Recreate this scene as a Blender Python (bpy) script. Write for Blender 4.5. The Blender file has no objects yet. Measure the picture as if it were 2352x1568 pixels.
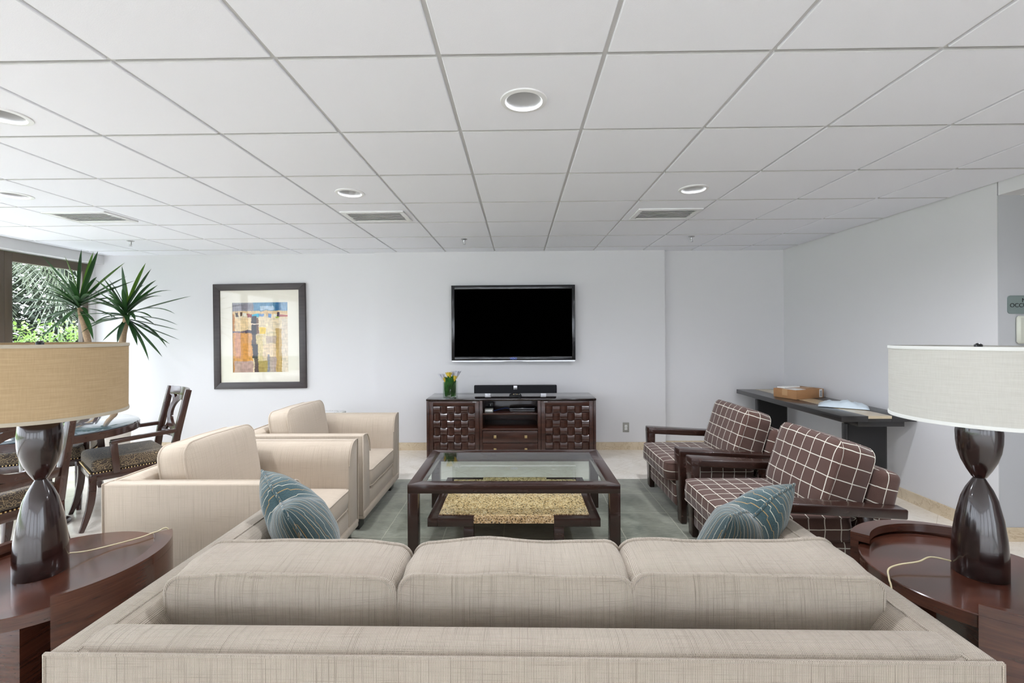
import bpy, bmesh, math, random
from mathutils import Vector, Matrix, Euler, noise as mnoise
PI = math.pi
R = math.radians
S = bpy.context.scene
COL = S.collection

# ------------------------------------------------------------------ camera
FPX, CXP, CYP = 1024.2, 1176.0, 765.2          # focal length and principal point in pixels of the 2352x1568 frame
CAM_H = 1.45
cam_d = bpy.data.cameras.new('camera')
cam_d.sensor_width = 36.0
cam_d.sensor_fit = 'HORIZONTAL'
cam_d.lens = 36.0 * FPX / 2352.0
cam_d.shift_y = -(784.0 - CYP) / 2352.0
cam_d.clip_start = 0.05
cam = bpy.data.objects.new('camera', cam_d)
COL.objects.link(cam)
cam.matrix_world = (Matrix.Translation((0, 0, CAM_H)) @ Matrix.Rotation(0.0145, 4, 'Z')
                    @ Matrix.Rotation(R(90), 4, 'X') @ Matrix.Rotation(-0.006, 4, 'Z'))
S.camera = cam

# ------------------------------------------------------------------ light and exposure
S.view_settings.view_transform = 'Standard'
S.view_settings.look = 'None'
S.view_settings.gamma = 1.0
S.view_settings.use_curve_mapping = False
S.view_settings.exposure = 0.90
S.cycles.max_bounces = 12
S.cycles.diffuse_bounces = 7
S.cycles.glossy_bounces = 4
S.cycles.transmission_bounces = 6
S.cycles.transparent_max_bounces = 10
S.cycles.caustics_reflective = False
S.cycles.caustics_refractive = False
S.cycles.sample_clamp_indirect = 8.0

world = bpy.data.worlds.new('overcast_sky')
S.world = world
world.use_nodes = True
bg = world.node_tree.nodes['Background']
bg.inputs[0].default_value = (0.90, 0.955, 1.06, 1)
bg.inputs[1].default_value = 9.0

sun_d = bpy.data.lights.new('sun', 'SUN')
sun_d.energy = 7.0
sun_d.angle = R(1.0)
sun_d.color = (0.95, 0.98, 1.0)
sun = bpy.data.objects.new('sun', sun_d)
COL.objects.link(sun)
sun.rotation_euler = Vector((0.32, -0.16, -1.0)).to_track_quat('-Z', 'Y').to_euler()


def portal(name, loc, sx, sy, direction):
    d = bpy.data.lights.new(name, 'AREA')
    d.shape = 'RECTANGLE'
    d.size, d.size_y = sx, sy
    d.cycles.is_portal = True
    o = bpy.data.objects.new(name, d)
    COL.objects.link(o)
    o.location = loc
    o.rotation_euler = Vector(direction).to_track_quat('-Z', 'X' if abs(direction[0]) > 0.5 else 'Z').to_euler()
    if abs(direction[0]) > 0.5:
        d.size, d.size_y = sy, sx
        o.rotation_euler = Vector(direction).to_track_quat('-Z', 'Z').to_euler()


CEIL = 2.469
XL, XR, YB, YF = -5.40, 3.31, 5.60, -7.00      # window wall, right wall, back wall, wall behind the camera
portal('daylight_window_wall', (XL - 0.10, -0.75, 1.17), 2.34, 12.5, (1, 0, 0))
portal('daylight_added_right_windows', (XR + 0.17, -3.9, 1.2), 2.3, 5.6, (-1, 0, 0))
portal('daylight_added_rear_windows', (-1.0, YF - 0.12, 1.22), 8.4, 2.3, (0, 1, 0))

# ------------------------------------------------------------------ helpers


def lin(r, g, b):
    f = lambda c: c / 12.92 if c <= 0.04045 else ((c + 0.055) / 1.055) ** 2.4
    return (f(r / 255), f(g / 255), f(b / 255), 1)


class NT:
    """tiny wrapper to write shader graphs"""
    def __init__(s, name):
        s.m = bpy.data.materials.new(name)
        s.m.use_nodes = True
        s.t = s.m.node_tree
        s.p = s.t.nodes['Principled BSDF']
        s.out = s.t.nodes['Material Output']

    def n(s, typ, **kw):
        nd = s.t.nodes.new('ShaderNode' + typ)
        for k, v in kw.items():
            if isinstance(k, str) and hasattr(nd, k):
                setattr(nd, k, v)
        return nd

    def l(s, a, b):
        s.t.links.new(a, b)

    def put(s, inp, v):
        if isinstance(v, bpy.types.NodeSocket):
            s.l(v, inp)
        else:
            inp.default_value = v

    def math(s, op, a, b=0.0, c=0.0):
        nd = s.n('Math', operation=op)
        for i, v in enumerate((a, b, c)):
            s.put(nd.inputs[i], v)
        return nd.outputs[0]

    def mix(s, f, a, b):
        nd = s.n('Mix', data_type='RGBA')
        s.put(nd.inputs[0], f); s.put(nd.inputs[6], a); s.put(nd.inputs[7], b)
        return nd.outputs[2]

    def coord(s, kind='Object', scale=(1, 1, 1), rot=(0, 0, 0)):
        tc = s.n('TexCoord')
        mp = s.n('Mapping')
        s.l(tc.outputs[kind], mp.inputs[0])
        mp.inputs['Scale'].default_value = scale
        mp.inputs['Rotation'].default_value = rot
        return mp.outputs[0]

    def noise(s, vec, scale=5, detail=3, rough=0.5, dist=0.0):
        nd = s.n('TexNoise')
        s.l(vec, nd.inputs['Vector'])
        nd.inputs['Scale'].default_value = scale
        nd.inputs['Detail'].default_value = detail
        nd.inputs['Roughness'].default_value = rough
        nd.inputs['Distortion'].default_value = dist
        return nd.outputs['Fac']

    def ramp(s, f, stops):
        nd = s.n('ValToRGB')
        s.l(f, nd.inputs[0])
        el = nd.color_ramp.elements
        while len(el) < len(stops):
            el.new(0.5)
        for e, (p, c) in zip(el, stops):
            e.position = p
            e.color = c if len(c) == 4 else (*c, 1)
        return nd.outputs[0]

    def step(s, f, a, b):
        nd = s.n('MapRange')
        s.l(f, nd.inputs[0])
        nd.inputs[1].default_value = a
        nd.inputs[2].default_value = b
        return nd.outputs[0]

    def bump(s, h, strength=0.3, dist=0.002):
        nd = s.n('Bump')
        s.l(h, nd.inputs['Height'])
        nd.inputs['Strength'].default_value = strength
        nd.inputs['Distance'].default_value = dist
        s.l(nd.outputs[0], s.p.inputs['Normal'])

    def base(s, color, rough=0.5, spec=0.5, metal=0.0, coat=0.0, sheen=0.0):
        s.put(s.p.inputs['Base Color'], color)
        s.put(s.p.inputs['Roughness'], rough)
        s.p.inputs['Specular IOR Level'].default_value = spec
        s.p.inputs['Metallic'].default_value = metal
        s.p.inputs['Coat Weight'].default_value = coat
        s.p.inputs['Coat Roughness'].default_value = 0.08
        s.p.inputs['Sheen Weight'].default_value = sheen
        return s


def plain(name, rgb, rough=0.5, spec=0.5, metal=0.0, var=0.06, scale=12, coat=0.0):
    """paint or plastic with a little tonal variation"""
    t = NT(name)
    c = lin(*rgb)
    f = t.noise(t.coord(), scale, 3)
    d = tuple(max(0, x * (1 - var)) for x in c[:3]) + (1,)
    u = tuple(min(1, x * (1 + var)) for x in c[:3]) + (1,)
    t.base(t.mix(f, d, u), rough, spec, metal, coat)
    return t.m


def wood(name, dark, light, rough=0.28, axis=(3, 40, 40), coat=0.0, contrast=(0.3, 0.75)):
    t = NT(name)
    v = t.coord('Object', axis)
    f = t.noise(v, 1.0, 5, 0.6, 0.6)
    g = t.noise(t.coord('Object'), 2.2, 3)
    a = t.ramp(f, [(contrast[0], lin(*dark)), (contrast[1], lin(*light))])
    b = t.mix(t.math('MULTIPLY', g, 0.5), a, lin(*dark))
    t.base(b, t.math('ADD', t.math('MULTIPLY', f, 0.10), rough - 0.05), 0.5, coat=coat)
    t.bump(f, 0.04, 0.001)
    return t.m


def weave(name, light, dark, per=0.005, slub=0.5, strength=0.5, amt=1.0):
    t = NT(name)
    uv = t.coord('UV')
    sep = t.n('SeparateXYZ')
    t.l(uv, sep.inputs[0])
    wob = t.noise(uv, 60, 2)
    k = 2 * PI / per
    uu = t.math('ADD', t.math('MULTIPLY', sep.outputs[0], k), t.math('MULTIPLY', wob, 1.6))
    vv = t.math('ADD', t.math('MULTIPLY', sep.outputs[1], k), t.math('MULTIPLY', wob, 1.6))
    irr = t.noise(uv, 170, 2)
    w = t.math('MULTIPLY', t.math('SINE', uu), t.math('ADD', t.math('MULTIPLY', t.math('SINE', t.math('MULTIPLY', vv, 1.3)), 0.62), 0.38))
    w = t.math('MULTIPLY', w, t.math('ADD', t.math('MULTIPLY', irr, 1.4), 0.35))
    w = t.math('ADD', t.math('MULTIPLY', w, 0.5), 0.5)
    s1 = t.noise(t.coord('UV', (6, 520, 1)), 1.0, 3, 0.55, 0.3)
    s2 = t.noise(t.coord('UV', (520, 4, 1)), 1.0, 3, 0.55, 0.3)
    st = t.math('MAXIMUM', t.math('MULTIPLY', t.step(s1, 0.56, 0.80), 0.7), t.step(s2, 0.54, 0.80))
    big = t.noise(t.coord('UV'), 3.0, 2)
    f = t.math('ADD', t.math('MULTIPLY', w, 0.42 * amt), t.math('MULTIPLY', st, slub))
    f = t.math('ADD', f, t.math('MULTIPLY', t.math('SUBTRACT', big, 0.5), 0.18))
    t.base(t.mix(f, lin(*light), lin(*dark)), 0.92, 0.15, sheen=0.15)
    t.bump(w, strength, per * 0.35)
    return t.m


def link(me, name, mat=None, parent=None):
    o = bpy.data.objects.new(name, me)
    COL.objects.link(o)
    if mat is not None:
        for m_ in (mat if isinstance(mat, (list, tuple)) else [mat]):
            me.materials.append(m_)
    if parent is not None:
        o.parent = parent
    return o


def box_uv(me):
    uvl = me.uv_layers.new(name='UVMap') if not me.uv_layers else me.uv_layers[0]
    d = uvl.data
    vs = me.vertices
    for p in me.polygons:
        n = p.normal
        ax = max(range(3), key=lambda i: abs(n[i]))
        for li in p.loop_indices:
            c = vs[me.loops[li].vertex_index].co
            d[li].uv = ((c.y, c.z), (c.x, c.z), (c.x, c.y))[ax]


class MB:
    """collects shapes into one mesh"""
    def __init__(s):
        s.bm = bmesh.new()
        s.mi = 0

    def _mark(s, faces):
        for f in faces:
            f.material_index = s.mi

    def box(s, x0, x1, y0, y1, z0, z1, M=None, taper=None):
        co = [(x, y, z) for z in (z0, z1) for y in (y0, y1) for x in (x0, x1)]
        if taper:                                    # taper = (sx, sy) of the bottom relative to the top
            cx, cy = (x0 + x1) / 2, (y0 + y1) / 2
            co = [(cx + (x - cx) * taper[0], cy + (y - cy) * taper[1], z) if z == z0 else (x, y, z) for x, y, z in co]
        v = [s.bm.verts.new(M @ Vector(c) if M else c) for c in co]
        f = [s.bm.faces.new([v[i] for i in q]) for q in
             ((0, 2, 3, 1), (4, 5, 7, 6), (0, 1, 5, 4), (2, 6, 7, 3), (0, 4, 6, 2), (1, 3, 7, 5))]
        s._mark(f)
        return s

    def prism(s, pts, axis, a, b, M=None):
        """extrude a closed 2-D outline along axis ('x','y','z') from a to b"""
        def at(p, t):
            q = {'x': (t, p[0], p[1]), 'y': (p[0], t, p[1]), 'z': (p[0], p[1], t)}[axis]
            return M @ Vector(q) if M else q
        v0 = [s.bm.verts.new(at(p, a)) for p in pts]
        v1 = [s.bm.verts.new(at(p, b)) for p in pts]
        n = len(pts)
        f = [s.bm.faces.new((v0[i], v0[(i + 1) % n], v1[(i + 1) % n], v1[i])) for i in range(n)]
        f += [s.bm.faces.new(v0[::-1]), s.bm.faces.new(v1)]
        s._mark(f)
        return s

    def rings(s, rings, closed=True, cap=True):
        vs = [[s.bm.verts.new(p) for p in r] for r in rings]
        n = len(vs[0])
        f = []
        for a, b in zip(vs[:-1], vs[1:]):
            for i in range(n if closed else n - 1):
                j = (i + 1) % n
                f.append(s.bm.faces.new((a[i], a[j], b[j], b[i])))
        if cap and closed:
            f.append(s.bm.faces.new(vs[0][::-1]))
            f.append(s.bm.faces.new(vs[-1]))
        s._mark(f)
        return vs

    def lathe(s, prof, n=32, c=(0, 0), sx=1, sy=1, rot=0, cap=True):
        rr = []
        for r_, z in prof:
            ring = []
            for i in range(n):
                a = 2 * PI * i / n
                x, y = r_ * sx * math.cos(a), r_ * sy * math.sin(a)
                ring.append((c[0] + x * math.cos(rot) - y * math.sin(rot), c[1] + x * math.sin(rot) + y * math.cos(rot), z))
            rr.append(ring)
        s.rings(rr, True, cap)
        return s

    def tube(s, path, r, n=8, closed=False):
        P = [Vector(p) for p in path]
        m = len(P)
        rad = r if isinstance(r, (list, tuple)) else [r] * m
        up = Vector((0, 0, 1))
        rings = []
        prev = None
        for i, p in enumerate(P):
            if closed:
                t = P[(i + 1) % m] - P[i - 1]
            else:
                t = P[min(i + 1, m - 1)] - P[max(i - 1, 0)]
            t.normalize()
            if prev is None:
                a = t.cross(up if abs(t.z) < 0.9 else Vector((1, 0, 0))).normalized()
            else:
                a = (prev - t * prev.dot(t)).normalized()
            prev = a
            b = t.cross(a)
            rings.append([p + (a * math.cos(2 * PI * k / n) + b * math.sin(2 * PI * k / n)) * rad[i] for k in range(n)])
        if closed:
            rings.append(rings[0])
            vs = [[s.bm.verts.new(q) for q in rg] for rg in rings[:-1]]
            f = []
            for i in range(m):
                A, B = vs[i], vs[(i + 1) % m]
                for k in range(n):
                    f.append(s.bm.faces.new((A[k], A[(k + 1) % n], B[(k + 1) % n], B[k])))
            s._mark(f)
        else:
            s.rings(rings)
        return s

    def bar(s, path, w, h, side=None):
        """rectangular section swept along a path; w across (side direction), h in the other"""
        P = [Vector(p) for p in path]
        m = len(P)
        W = w if isinstance(w, (list, tuple)) else [w] * m
        H = h if isinstance(h, (list, tuple)) else [h] * m
        rings = []
        for i, p in enumerate(P):
            t = (P[min(i + 1, m - 1)] - P[max(i - 1, 0)]).normalized()
            sd = Vector(side) if side else Vector((1, 0, 0))
            a = (sd - t * sd.dot(t)).normalized()
            b = t.cross(a)
            rings.append([p + a * (W[i] / 2 * ux) + b * (H[i] / 2 * uy) for ux, uy in ((-1, -1), (1, -1), (1, 1), (-1, 1))])
        s.rings(rings)
        return s

    def quad(s, a, b, c, d):
        s._mark([s.bm.faces.new([s.bm.verts.new(p) for p in (a, b, c, d)])])
        return s

    def build(s, name, mat, parent=None, bevel=0.0, seg=2, smooth=None, uv=False, sub=0):
        bmesh.ops.recalc_face_normals(s.bm, faces=s.bm.faces)
        if bevel > 0:
            e = [x for x in s.bm.edges if len(x.link_faces) == 2 and x.calc_face_angle(0) > R(32)]
            bmesh.ops.bevel(s.bm, geom=e, offset=bevel, segments=seg, profile=0.5, affect='EDGES', clamp_overlap=True)
        me = bpy.data.meshes.new(name)
        s.bm.to_mesh(me)
        s.bm.free()
        if smooth is not None or bevel > 0:
            me.shade_smooth()
            me.set_sharp_from_angle(angle=R(smooth if smooth else 40))
        if uv:
            box_uv(me)
        o = link(me, name, mat, parent)
        if sub:
            md = o.modifiers.new('soft', 'SUBSURF')
            md.levels = md.render_levels = sub
        return o


def thing(name, label, cat, loc=(0, 0, 0), rz=0.0, group=None):
    o = bpy.data.objects.new(name, None)
    COL.objects.link(o)
    o.empty_display_size = 0.1
    o.location = loc
    o.rotation_euler = (0, 0, rz)
    return tag(o, label, cat, group)


def tag(o, label, cat, group=None):
    o['label'] = label
    o['category'] = cat
    if group:
        o['group'] = group
    return o


def struct(o):
    o['kind'] = 'structure'
    return o


def copy_tree(o, parent=None):
    c = o.copy()
    COL.objects.link(c)
    if parent is not None:
        c.parent = parent
    for ch in o.children:
        copy_tree(ch, c)
    return c


def shift(o, loc=(0, 0, 0), rot=(0, 0, 0)):
    o.location = loc
    o.rotation_euler = rot
    return o


def smooth_path(pts, k=6):
    P = [Vector(p) for p in pts]
    P = [P[0]] + P + [P[-1]]
    out = []
    for i in range(1, len(P) - 2):
        a, b, c, d = P[i - 1], P[i], P[i + 1], P[i + 2]
        for j in range(k):
            t = j / k
            out.append(0.5 * ((2 * b) + (c - a) * t + (2 * a - 5 * b + 4 * c - d) * t * t + (3 * b - a - 3 * c + d) * t ** 3))
    out.append(P[-1])
    return out


def text_mesh(body, size, depth, mat, name, parent, M, align='CENTER'):
    cu = bpy.data.curves.new('lettering', 'FONT')
    cu.body = body
    cu.size = size
    cu.extrude = depth
    cu.align_x = align
    tmp = bpy.data.objects.new('lettering_source', cu)
    COL.objects.link(tmp)
    dg = bpy.context.evaluated_depsgraph_get()
    me = bpy.data.meshes.new_from_object(tmp.evaluated_get(dg))
    bpy.data.objects.remove(tmp)
    bpy.data.curves.remove(cu)
    me.transform(M)
    me.materials.clear()
    return link(me, name, mat, parent)


# ------------------------------------------------------------------ materials
def mat_wall(name='white_wall_paint', rgb=(216, 215, 216)):
    t = NT(name)
    f = t.noise(t.coord(), 1.3, 3)
    c = lin(*rgb)
    t.base(t.mix(f, tuple(x * 0.97 for x in c[:3]) + (1,), c), 0.75, 0.25)
    t.bump(t.noise(t.coord(), 180, 3), 0.05, 0.001)
    return t.m


def mat_tile():
    t = NT('mineral_ceiling_tile')
    f = t.noise(t.coord(), 260, 4, 0.7)
    c = lin(236, 237, 243)
    t.base(t.mix(f, tuple(x * 0.94 for x in c[:3]) + (1,), c), 0.95, 0.1)
    t.bump(f, 0.25, 0.002)
    return t.m


def mat_floor():
    t = NT('cream_marble_floor')
    v = t.coord('Object', (1, 1, 1), (0, 0, R(45)))
    sep = t.n('SeparateXYZ')
    t.l(v, sep.inputs[0])
    P = 0.61
    def line(c):
        fr = t.math('FRACT', t.math('ADD', t.math('DIVIDE', c, P), 0.31))
        return t.math('LESS_THAN', fr, 0.006)
    grout = t.math('MAXIMUM', line(sep.outputs[0]), line(sep.outputs[1]))
    n1 = t.noise(v, 1.6, 6, 0.6, 1.4)
    n2 = t.noise(v, 3.1, 7, 0.65, 2.2)
    vein = t.step(t.math('ABSOLUTE', t.math('SUBTRACT', n2, 0.5)), 0.018, 0.0)
    a = t.ramp(n1, [(0.3, lin(222, 213, 199)), (0.7, lin(240, 234, 224))])
    a = t.mix(t.math('MULTIPLY', vein, 0.22), a, lin(176, 152, 122))
    a = t.mix(t.math('MULTIPLY', grout, 0.5), a, lin(170, 155, 135))
    t.base(a, 0.16, 0.5)
    return t.m


def mat_marble_skirt():
    t = NT('beige_marble_skirting')
    v = t.coord()
    n1 = t.noise(v, 3, 6, 0.6, 1.5)
    n2 = t.noise(v, 5, 7, 0.6, 2.5)
    vein = t.step(t.math('ABSOLUTE', t.math('SUBTRACT', n2, 0.5)), 0.02, 0.0)
    a = t.ramp(n1, [(0.3, lin(196, 178, 150)), (0.7, lin(220, 205, 180))])
    t.base(t.mix(t.math('MULTIPLY', vein, 0.5), a, lin(150, 122, 92)), 0.25, 0.5)
    return t.m


def mat_rug():
    t = NT('grey_green_rug_pile')
    v = t.coord()
    sep = t.n('SeparateXYZ')
    t.l(v, sep.inputs[0])
    P = 0.43
    wob = t.math('MULTIPLY', t.noise(v, 14, 2), 0.012)
    def line(c, off):
        fr = t.math('FRACT', t.math('DIVIDE', t.math('ADD', t.math('ADD', c, off), wob), P))
        return t.math('LESS_THAN', fr, 0.013)
    ln = t.math('MAXIMUM', line(sep.outputs[0], 0.11), line(sep.outputs[1], 0.28))
    big = t.noise(v, 2.0, 4, 0.6, 0.8)
    s1 = t.noise(t.coord('Object', (2, 14, 1), (0, 0, 0.25)), 7, 6, 0.75, 0.5)
    fine = t.noise(v, 320, 3)
    f = t.math('ADD', t.math('MULTIPLY', big, 0.5), t.math('ADD', t.math('MULTIPLY', s1, 0.4), t.math('MULTIPLY', fine, 0.15)))
    a = t.ramp(f, [(0.36, lin(74, 79, 69)), (0.66, lin(158, 158, 142))])
    a = t.mix(t.math('MULTIPLY', ln, 0.5), a, lin(196, 190, 172))
    t.base(a, 0.95, 0.1, sheen=0.3)
    t.bump(fine, 0.5, 0.004)
    return t.m


def mat_plaid():
    t = NT('brown_windowpane_plaid')
    uv = t.coord('UV')
    sep = t.n('SeparateXYZ')
    t.l(uv, sep.inputs[0])
    wob = t.math('MULTIPLY', t.noise(uv, 9, 2), 0.010)
    P = 0.088
    def line(c):
        fr = t.math('FRACT', t.math('DIVIDE', t.math('ADD', c, wob), P))
        return t.math('LESS_THAN', fr, 0.058)
    ln = t.math('MAXIMUM', line(sep.outputs[0]), line(sep.outputs[1]))
    fine = t.noise(uv, 420, 2)
    a = t.ramp(fine, [(0.3, lin(70, 50, 44)), (0.7, lin(98, 74, 66))])
    t.base(t.mix(ln, a, lin(212, 208, 194)), 0.9, 0.15, sheen=0.2)
    t.bump(t.math('ADD', fine, t.math('MULTIPLY', ln, 1.2)), 0.35, 0.0015)
    return t.m


def mat_pillow():
    t = NT('teal_stitched_chenille')
    uv = t.coord('UV')
    sep = t.n('SeparateXYZ')
    t.l(uv, sep.inputs[0])
    u, v = sep.outputs[0], sep.outputs[1]
    P = 0.0185
    q = t.math('DIVIDE', u, P)
    idx = t.math('FLOOR', q)
    fr = t.math('FRACT', q)
    vq = t.math('ADD', t.math('DIVIDE', v, 0.075), t.math('MULTIPLY', idx, 0.37))
    cell = t.math('FLOOR', vq)
    vf = t.math('FRACT', vq)

    def wn(cl):
        nd = t.n('TexWhiteNoise', noise_dimensions='2D')
        cmb = t.n('CombineXYZ')
        t.l(idx, cmb.inputs[0]); t.l(cl, cmb.inputs[1])
        t.l(cmb.outputs[0], nd.inputs['Vector'])
        return nd.outputs['Value']
    w0, w1 = wn(cell), wn(t.math('ADD', cell, 1.0))
    rp = t.step(vf, 0.88, 1.0)
    pos = t.math('ADD', w0, t.math('MULTIPLY', t.math('SUBTRACT', w1, w0), rp))
    pos = t.math('ADD', t.math('MULTIPLY', pos, 0.7), 0.15)
    ln = t.math('LESS_THAN', t.math('ABSOLUTE', t.math('SUBTRACT', fr, pos)), 0.05)
    odd = t.math('LESS_THAN', t.math('FRACT', t.math('MULTIPLY', idx, 0.5)), 0.25)
    fine = t.noise(uv, 260, 4, 0.7)
    body = t.ramp(fine, [(0.3, lin(34, 53, 57)), (0.7, lin(72, 96, 100))])
    thread = t.mix(odd, lin(196, 190, 172), lin(168, 134, 82))
    t.base(t.mix(ln, body, thread), 0.9, 0.15, sheen=0.4)
    t.bump(t.math('ADD', fine, ln), 0.5, 0.002)
    return t.m


def mat_granite():
    t = NT('golden_granite')
    v = t.coord()
    vo = t.n('TexVoronoi')
    wv_ = t.n('VectorMath', operation='ADD')
    ns_ = t.n('TexNoise')
    t.l(v, ns_.inputs['Vector'])
    ns_.inputs['Scale'].default_value = 160
    sc_ = t.n('VectorMath', operation='SCALE')
    t.l(ns_.outputs['Color'], sc_.inputs[0])
    sc_.inputs['Scale'].default_value = 0.012
    t.l(v, wv_.inputs[0])
    t.l(sc_.outputs[0], wv_.inputs[1])
    t.l(wv_.outputs[0], vo.inputs['Vector'])
    vo.inputs['Scale'].default_value = 170
    sp = t.n('SeparateXYZ')
    t.l(vo.outputs['Color'], sp.inputs[0])
    n = t.noise(v, 26, 5, 0.7)
    f = t.math('ADD', t.math('MULTIPLY', sp.outputs[0], 0.55), t.math('MULTIPLY', n, 0.45))
    a = t.ramp(f, [(0.22, lin(34, 28, 26)), (0.34, lin(126, 98, 64)), (0.48, lin(206, 168, 118)), (0.62, lin(218, 184, 138)), (0.8, lin(232, 210, 176))])
    t.base(a, 0.12, 0.5)
    return t.m


def mat_shade(name, rgb, dark, glow=0.25):
    t = NT(name)
    v = t.coord('UV', (8, 240, 1))
    f = t.noise(v, 1.0, 4, 0.7)
    g = t.noise(t.coord('UV', (300, 20, 1)), 1.0, 2, 0.6)
    ff = t.math('ADD', t.math('MULTIPLY', f, 0.7), t.math('MULTIPLY', g, 0.3))
    t.base(t.mix(t.step(ff, 0.32, 0.62), lin(*dark), lin(*rgb)), 0.9, 0.1)
    t.bump(ff, 0.3, 0.001)
    tr = t.n('BsdfTranslucent')
    tr.inputs[0].default_value = lin(*rgb)
    mx = t.n('MixShader')
    mx.inputs[0].default_value = glow
    t.l(t.p.outputs[0], mx.inputs[1]); t.l(tr.outputs[0], mx.inputs[2])
    t.l(mx.outputs[0], t.out.inputs[0])
    return t.m


def mat_glass(name, tint=(1, 1, 1), spec=1.0):
    t = NT(name)
    tr = t.n('BsdfTransparent')
    tr.inputs[0].default_value = (*tint, 1)
    gl = t.n('BsdfGlossy')
    gl.inputs['Roughness'].default_value = 0.02
    fr = t.n('Fresnel')
    fr.inputs[0].default_value = 1.5
    mx = t.n('MixShader')
    ge = t.n('NewGeometry')
    front = t.math('SUBTRACT', 1.0, ge.outputs['Backfacing'])
    t.l(t.math('MULTIPLY', t.math('MULTIPLY', fr.outputs[0], spec), front), mx.inputs[0])
    t.l(tr.outputs[0], mx.inputs[1]); t.l(gl.outputs[0], mx.inputs[2])
    t.l(mx.outputs[0], t.out.inputs[0])
    return t.m


def mat_leaf(name, a, b, rough=0.45, scale=6):
    t = NT(name)
    f = t.noise(t.coord('Object'), scale, 3)
    t.base(t.mix(t.step(f, 0.3, 0.7), lin(*a), lin(*b)), rough, 0.4)
    tr = t.n('BsdfTranslucent')
    tr.inputs[0].default_value = lin(*b)
    mx = t.n('MixShader')
    mx.inputs[0].default_value = 0.25
    t.l(t.p.outputs[0], mx.inputs[1]); t.l(tr.outputs[0], mx.inputs[2])
    t.l(mx.outputs[0], t.out.inputs[0])
    return t.m


def mat_scroll():
    t = NT('brown_scroll_upholstery')
    uv = t.coord('UV')
    vo = t.n('TexVoronoi', feature='F1')
    t.l(uv, vo.inputs['Vector'])
    vo.inputs['Scale'].default_value = 40
    d = vo.outputs['Distance']
    ring = t.math('SINE', t.math('MULTIPLY', d, 19.0))
    ln = t.math('GREATER_THAN', ring, 0.62)
    fine = t.noise(uv, 300, 2)
    a = t.ramp(fine, [(0.3, lin(52, 42, 34)), (0.7, lin(76, 64, 52))])
    t.base(t.mix(ln, a, lin(142, 124, 94)), 0.75, 0.3, sheen=0.3)
    return t.m


M_WALL = mat_wall()
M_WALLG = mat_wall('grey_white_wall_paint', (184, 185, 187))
M_TILE = mat_tile()
M_GRID = plain('white_ceiling_grid', (204, 204, 204), 0.5, var=0.02)
M_FLOOR = mat_floor()
M_SKIRT = mat_marble_skirt()
M_RUG = mat_rug()
M_CREAM = weave('cream_sofa_weave', (216, 204, 188), (74, 60, 47), 0.0039, 0.42, 0.9, 2.2)
M_CREAM2 = weave('beige_armchair_weave', (204, 190, 173), (108, 92, 74), 0.0038, 0.42, 0.4, 1.2)
M_PLAID = mat_plaid()
M_TEAL = mat_pillow()
M_WOOD = wood('espresso_wood', (42, 24, 19), (58, 35, 28), 0.26, (2, 14, 14), coat=0.3)
M_WOODX = wood('espresso_wood_long_grain', (50, 28, 22), (62, 36, 28), 0.24, (9, 2, 9), coat=0.3)
M_MAHOG = wood('dark_mahogany', (52, 26, 18), (92, 52, 38), 0.2, (9, 1.2, 60), coat=0.5)
M_CABWOOD = wood('red_brown_cabinet_wood', (40, 20, 14), (82, 48, 36), 0.3, (4, 30, 30), coat=0.2)
M_TOPGLOSS = wood('polished_dark_cabinet_top', (26, 18, 16), (40, 28, 24), 0.08, (4, 30, 30), coat=0.8)
M_LAMPWOOD = wood('lacquered_dark_lamp_body', (24, 13, 12), (46, 25, 22), 0.2, (20, 20, 3), coat=0.6)
M_BLACKWOOD = plain('black_stained_wood', (38, 36, 35), 0.3, coat=0.3)
M_BLACKTEX = plain('black_textured_panel', (26, 25, 25), 0.7, scale=200, var=0.3)
M_GRANITE = mat_granite()
M_STONE = plain('travertine_inlay', (196, 180, 152), 0.2, scale=18, var=0.2)
M_GLASS = mat_glass('clear_table_glass', (0.90, 0.96, 0.93), 1.25)
M_WINGLASS = mat_glass('tinted_window_glass', (0.57, 0.58, 0.58), 0.5)
M_DARKGLASS = mat_glass('darker_tinted_window_glass', (0.57, 0.575, 0.575), 0.5)
M_CLEARGLASS = mat_glass('clear_window_glass', (0.98, 0.99, 0.99), 0.5)
M_SHADEW = mat_shade('ivory_lamp_shade', (212, 210, 203), (196, 193, 185))
M_SHADET = mat_shade('tan_lamp_shade', (184, 160, 126), (164, 140, 106), 0.12)
M_TRIMW = plain('ivory_shade_trim', (212, 212, 208), 0.8)
M_TRIMT = plain('taupe_shade_trim', (168, 158, 140), 0.8)
M_CORD = plain('clear_gold_cord', (196, 184, 150), 0.25)
M_BRASS = plain('pale_brass', (214, 190, 140), 0.3, metal=1.0)
M_STEEL = plain('brushed_silver', (190, 190, 192), 0.3, metal=1.0)
M_BLACK = plain('black_plastic', (18, 18, 20), 0.35)
M_GLOSSBLK = plain('gloss_black_bezel', (24, 25, 29), 0.16, coat=0.15)
M_SCREEN = plain('dead_black_screen', (1, 1, 1), 0.6, spec=0.0)
M_CLOTH = plain('black_speaker_cloth', (20, 21, 26), 0.95, scale=300, var=0.4)
M_WHITEPL = plain('white_plastic', (228, 228, 226), 0.4)
M_TRIMRING = plain('white_lamp_trim', (224, 224, 224), 0.35, var=0.02)
M_GREYPL = plain('grey_plastic', (150, 149, 142), 0.45)
M_SWITCH = plain('almond_switch_plastic', (196, 197, 184), 0.4)
M_SIGN = plain('grey_green_sign_plate', (122, 134, 132), 0.45)
M_INK = plain('black_lettering', (14, 14, 14), 0.6)
M_BLUEINK = plain('blue_lettering', (90, 120, 235), 0.5)
M_FRAME = wood('dark_picture_frame', (46, 38, 38), (66, 56, 56), 0.4)
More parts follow.
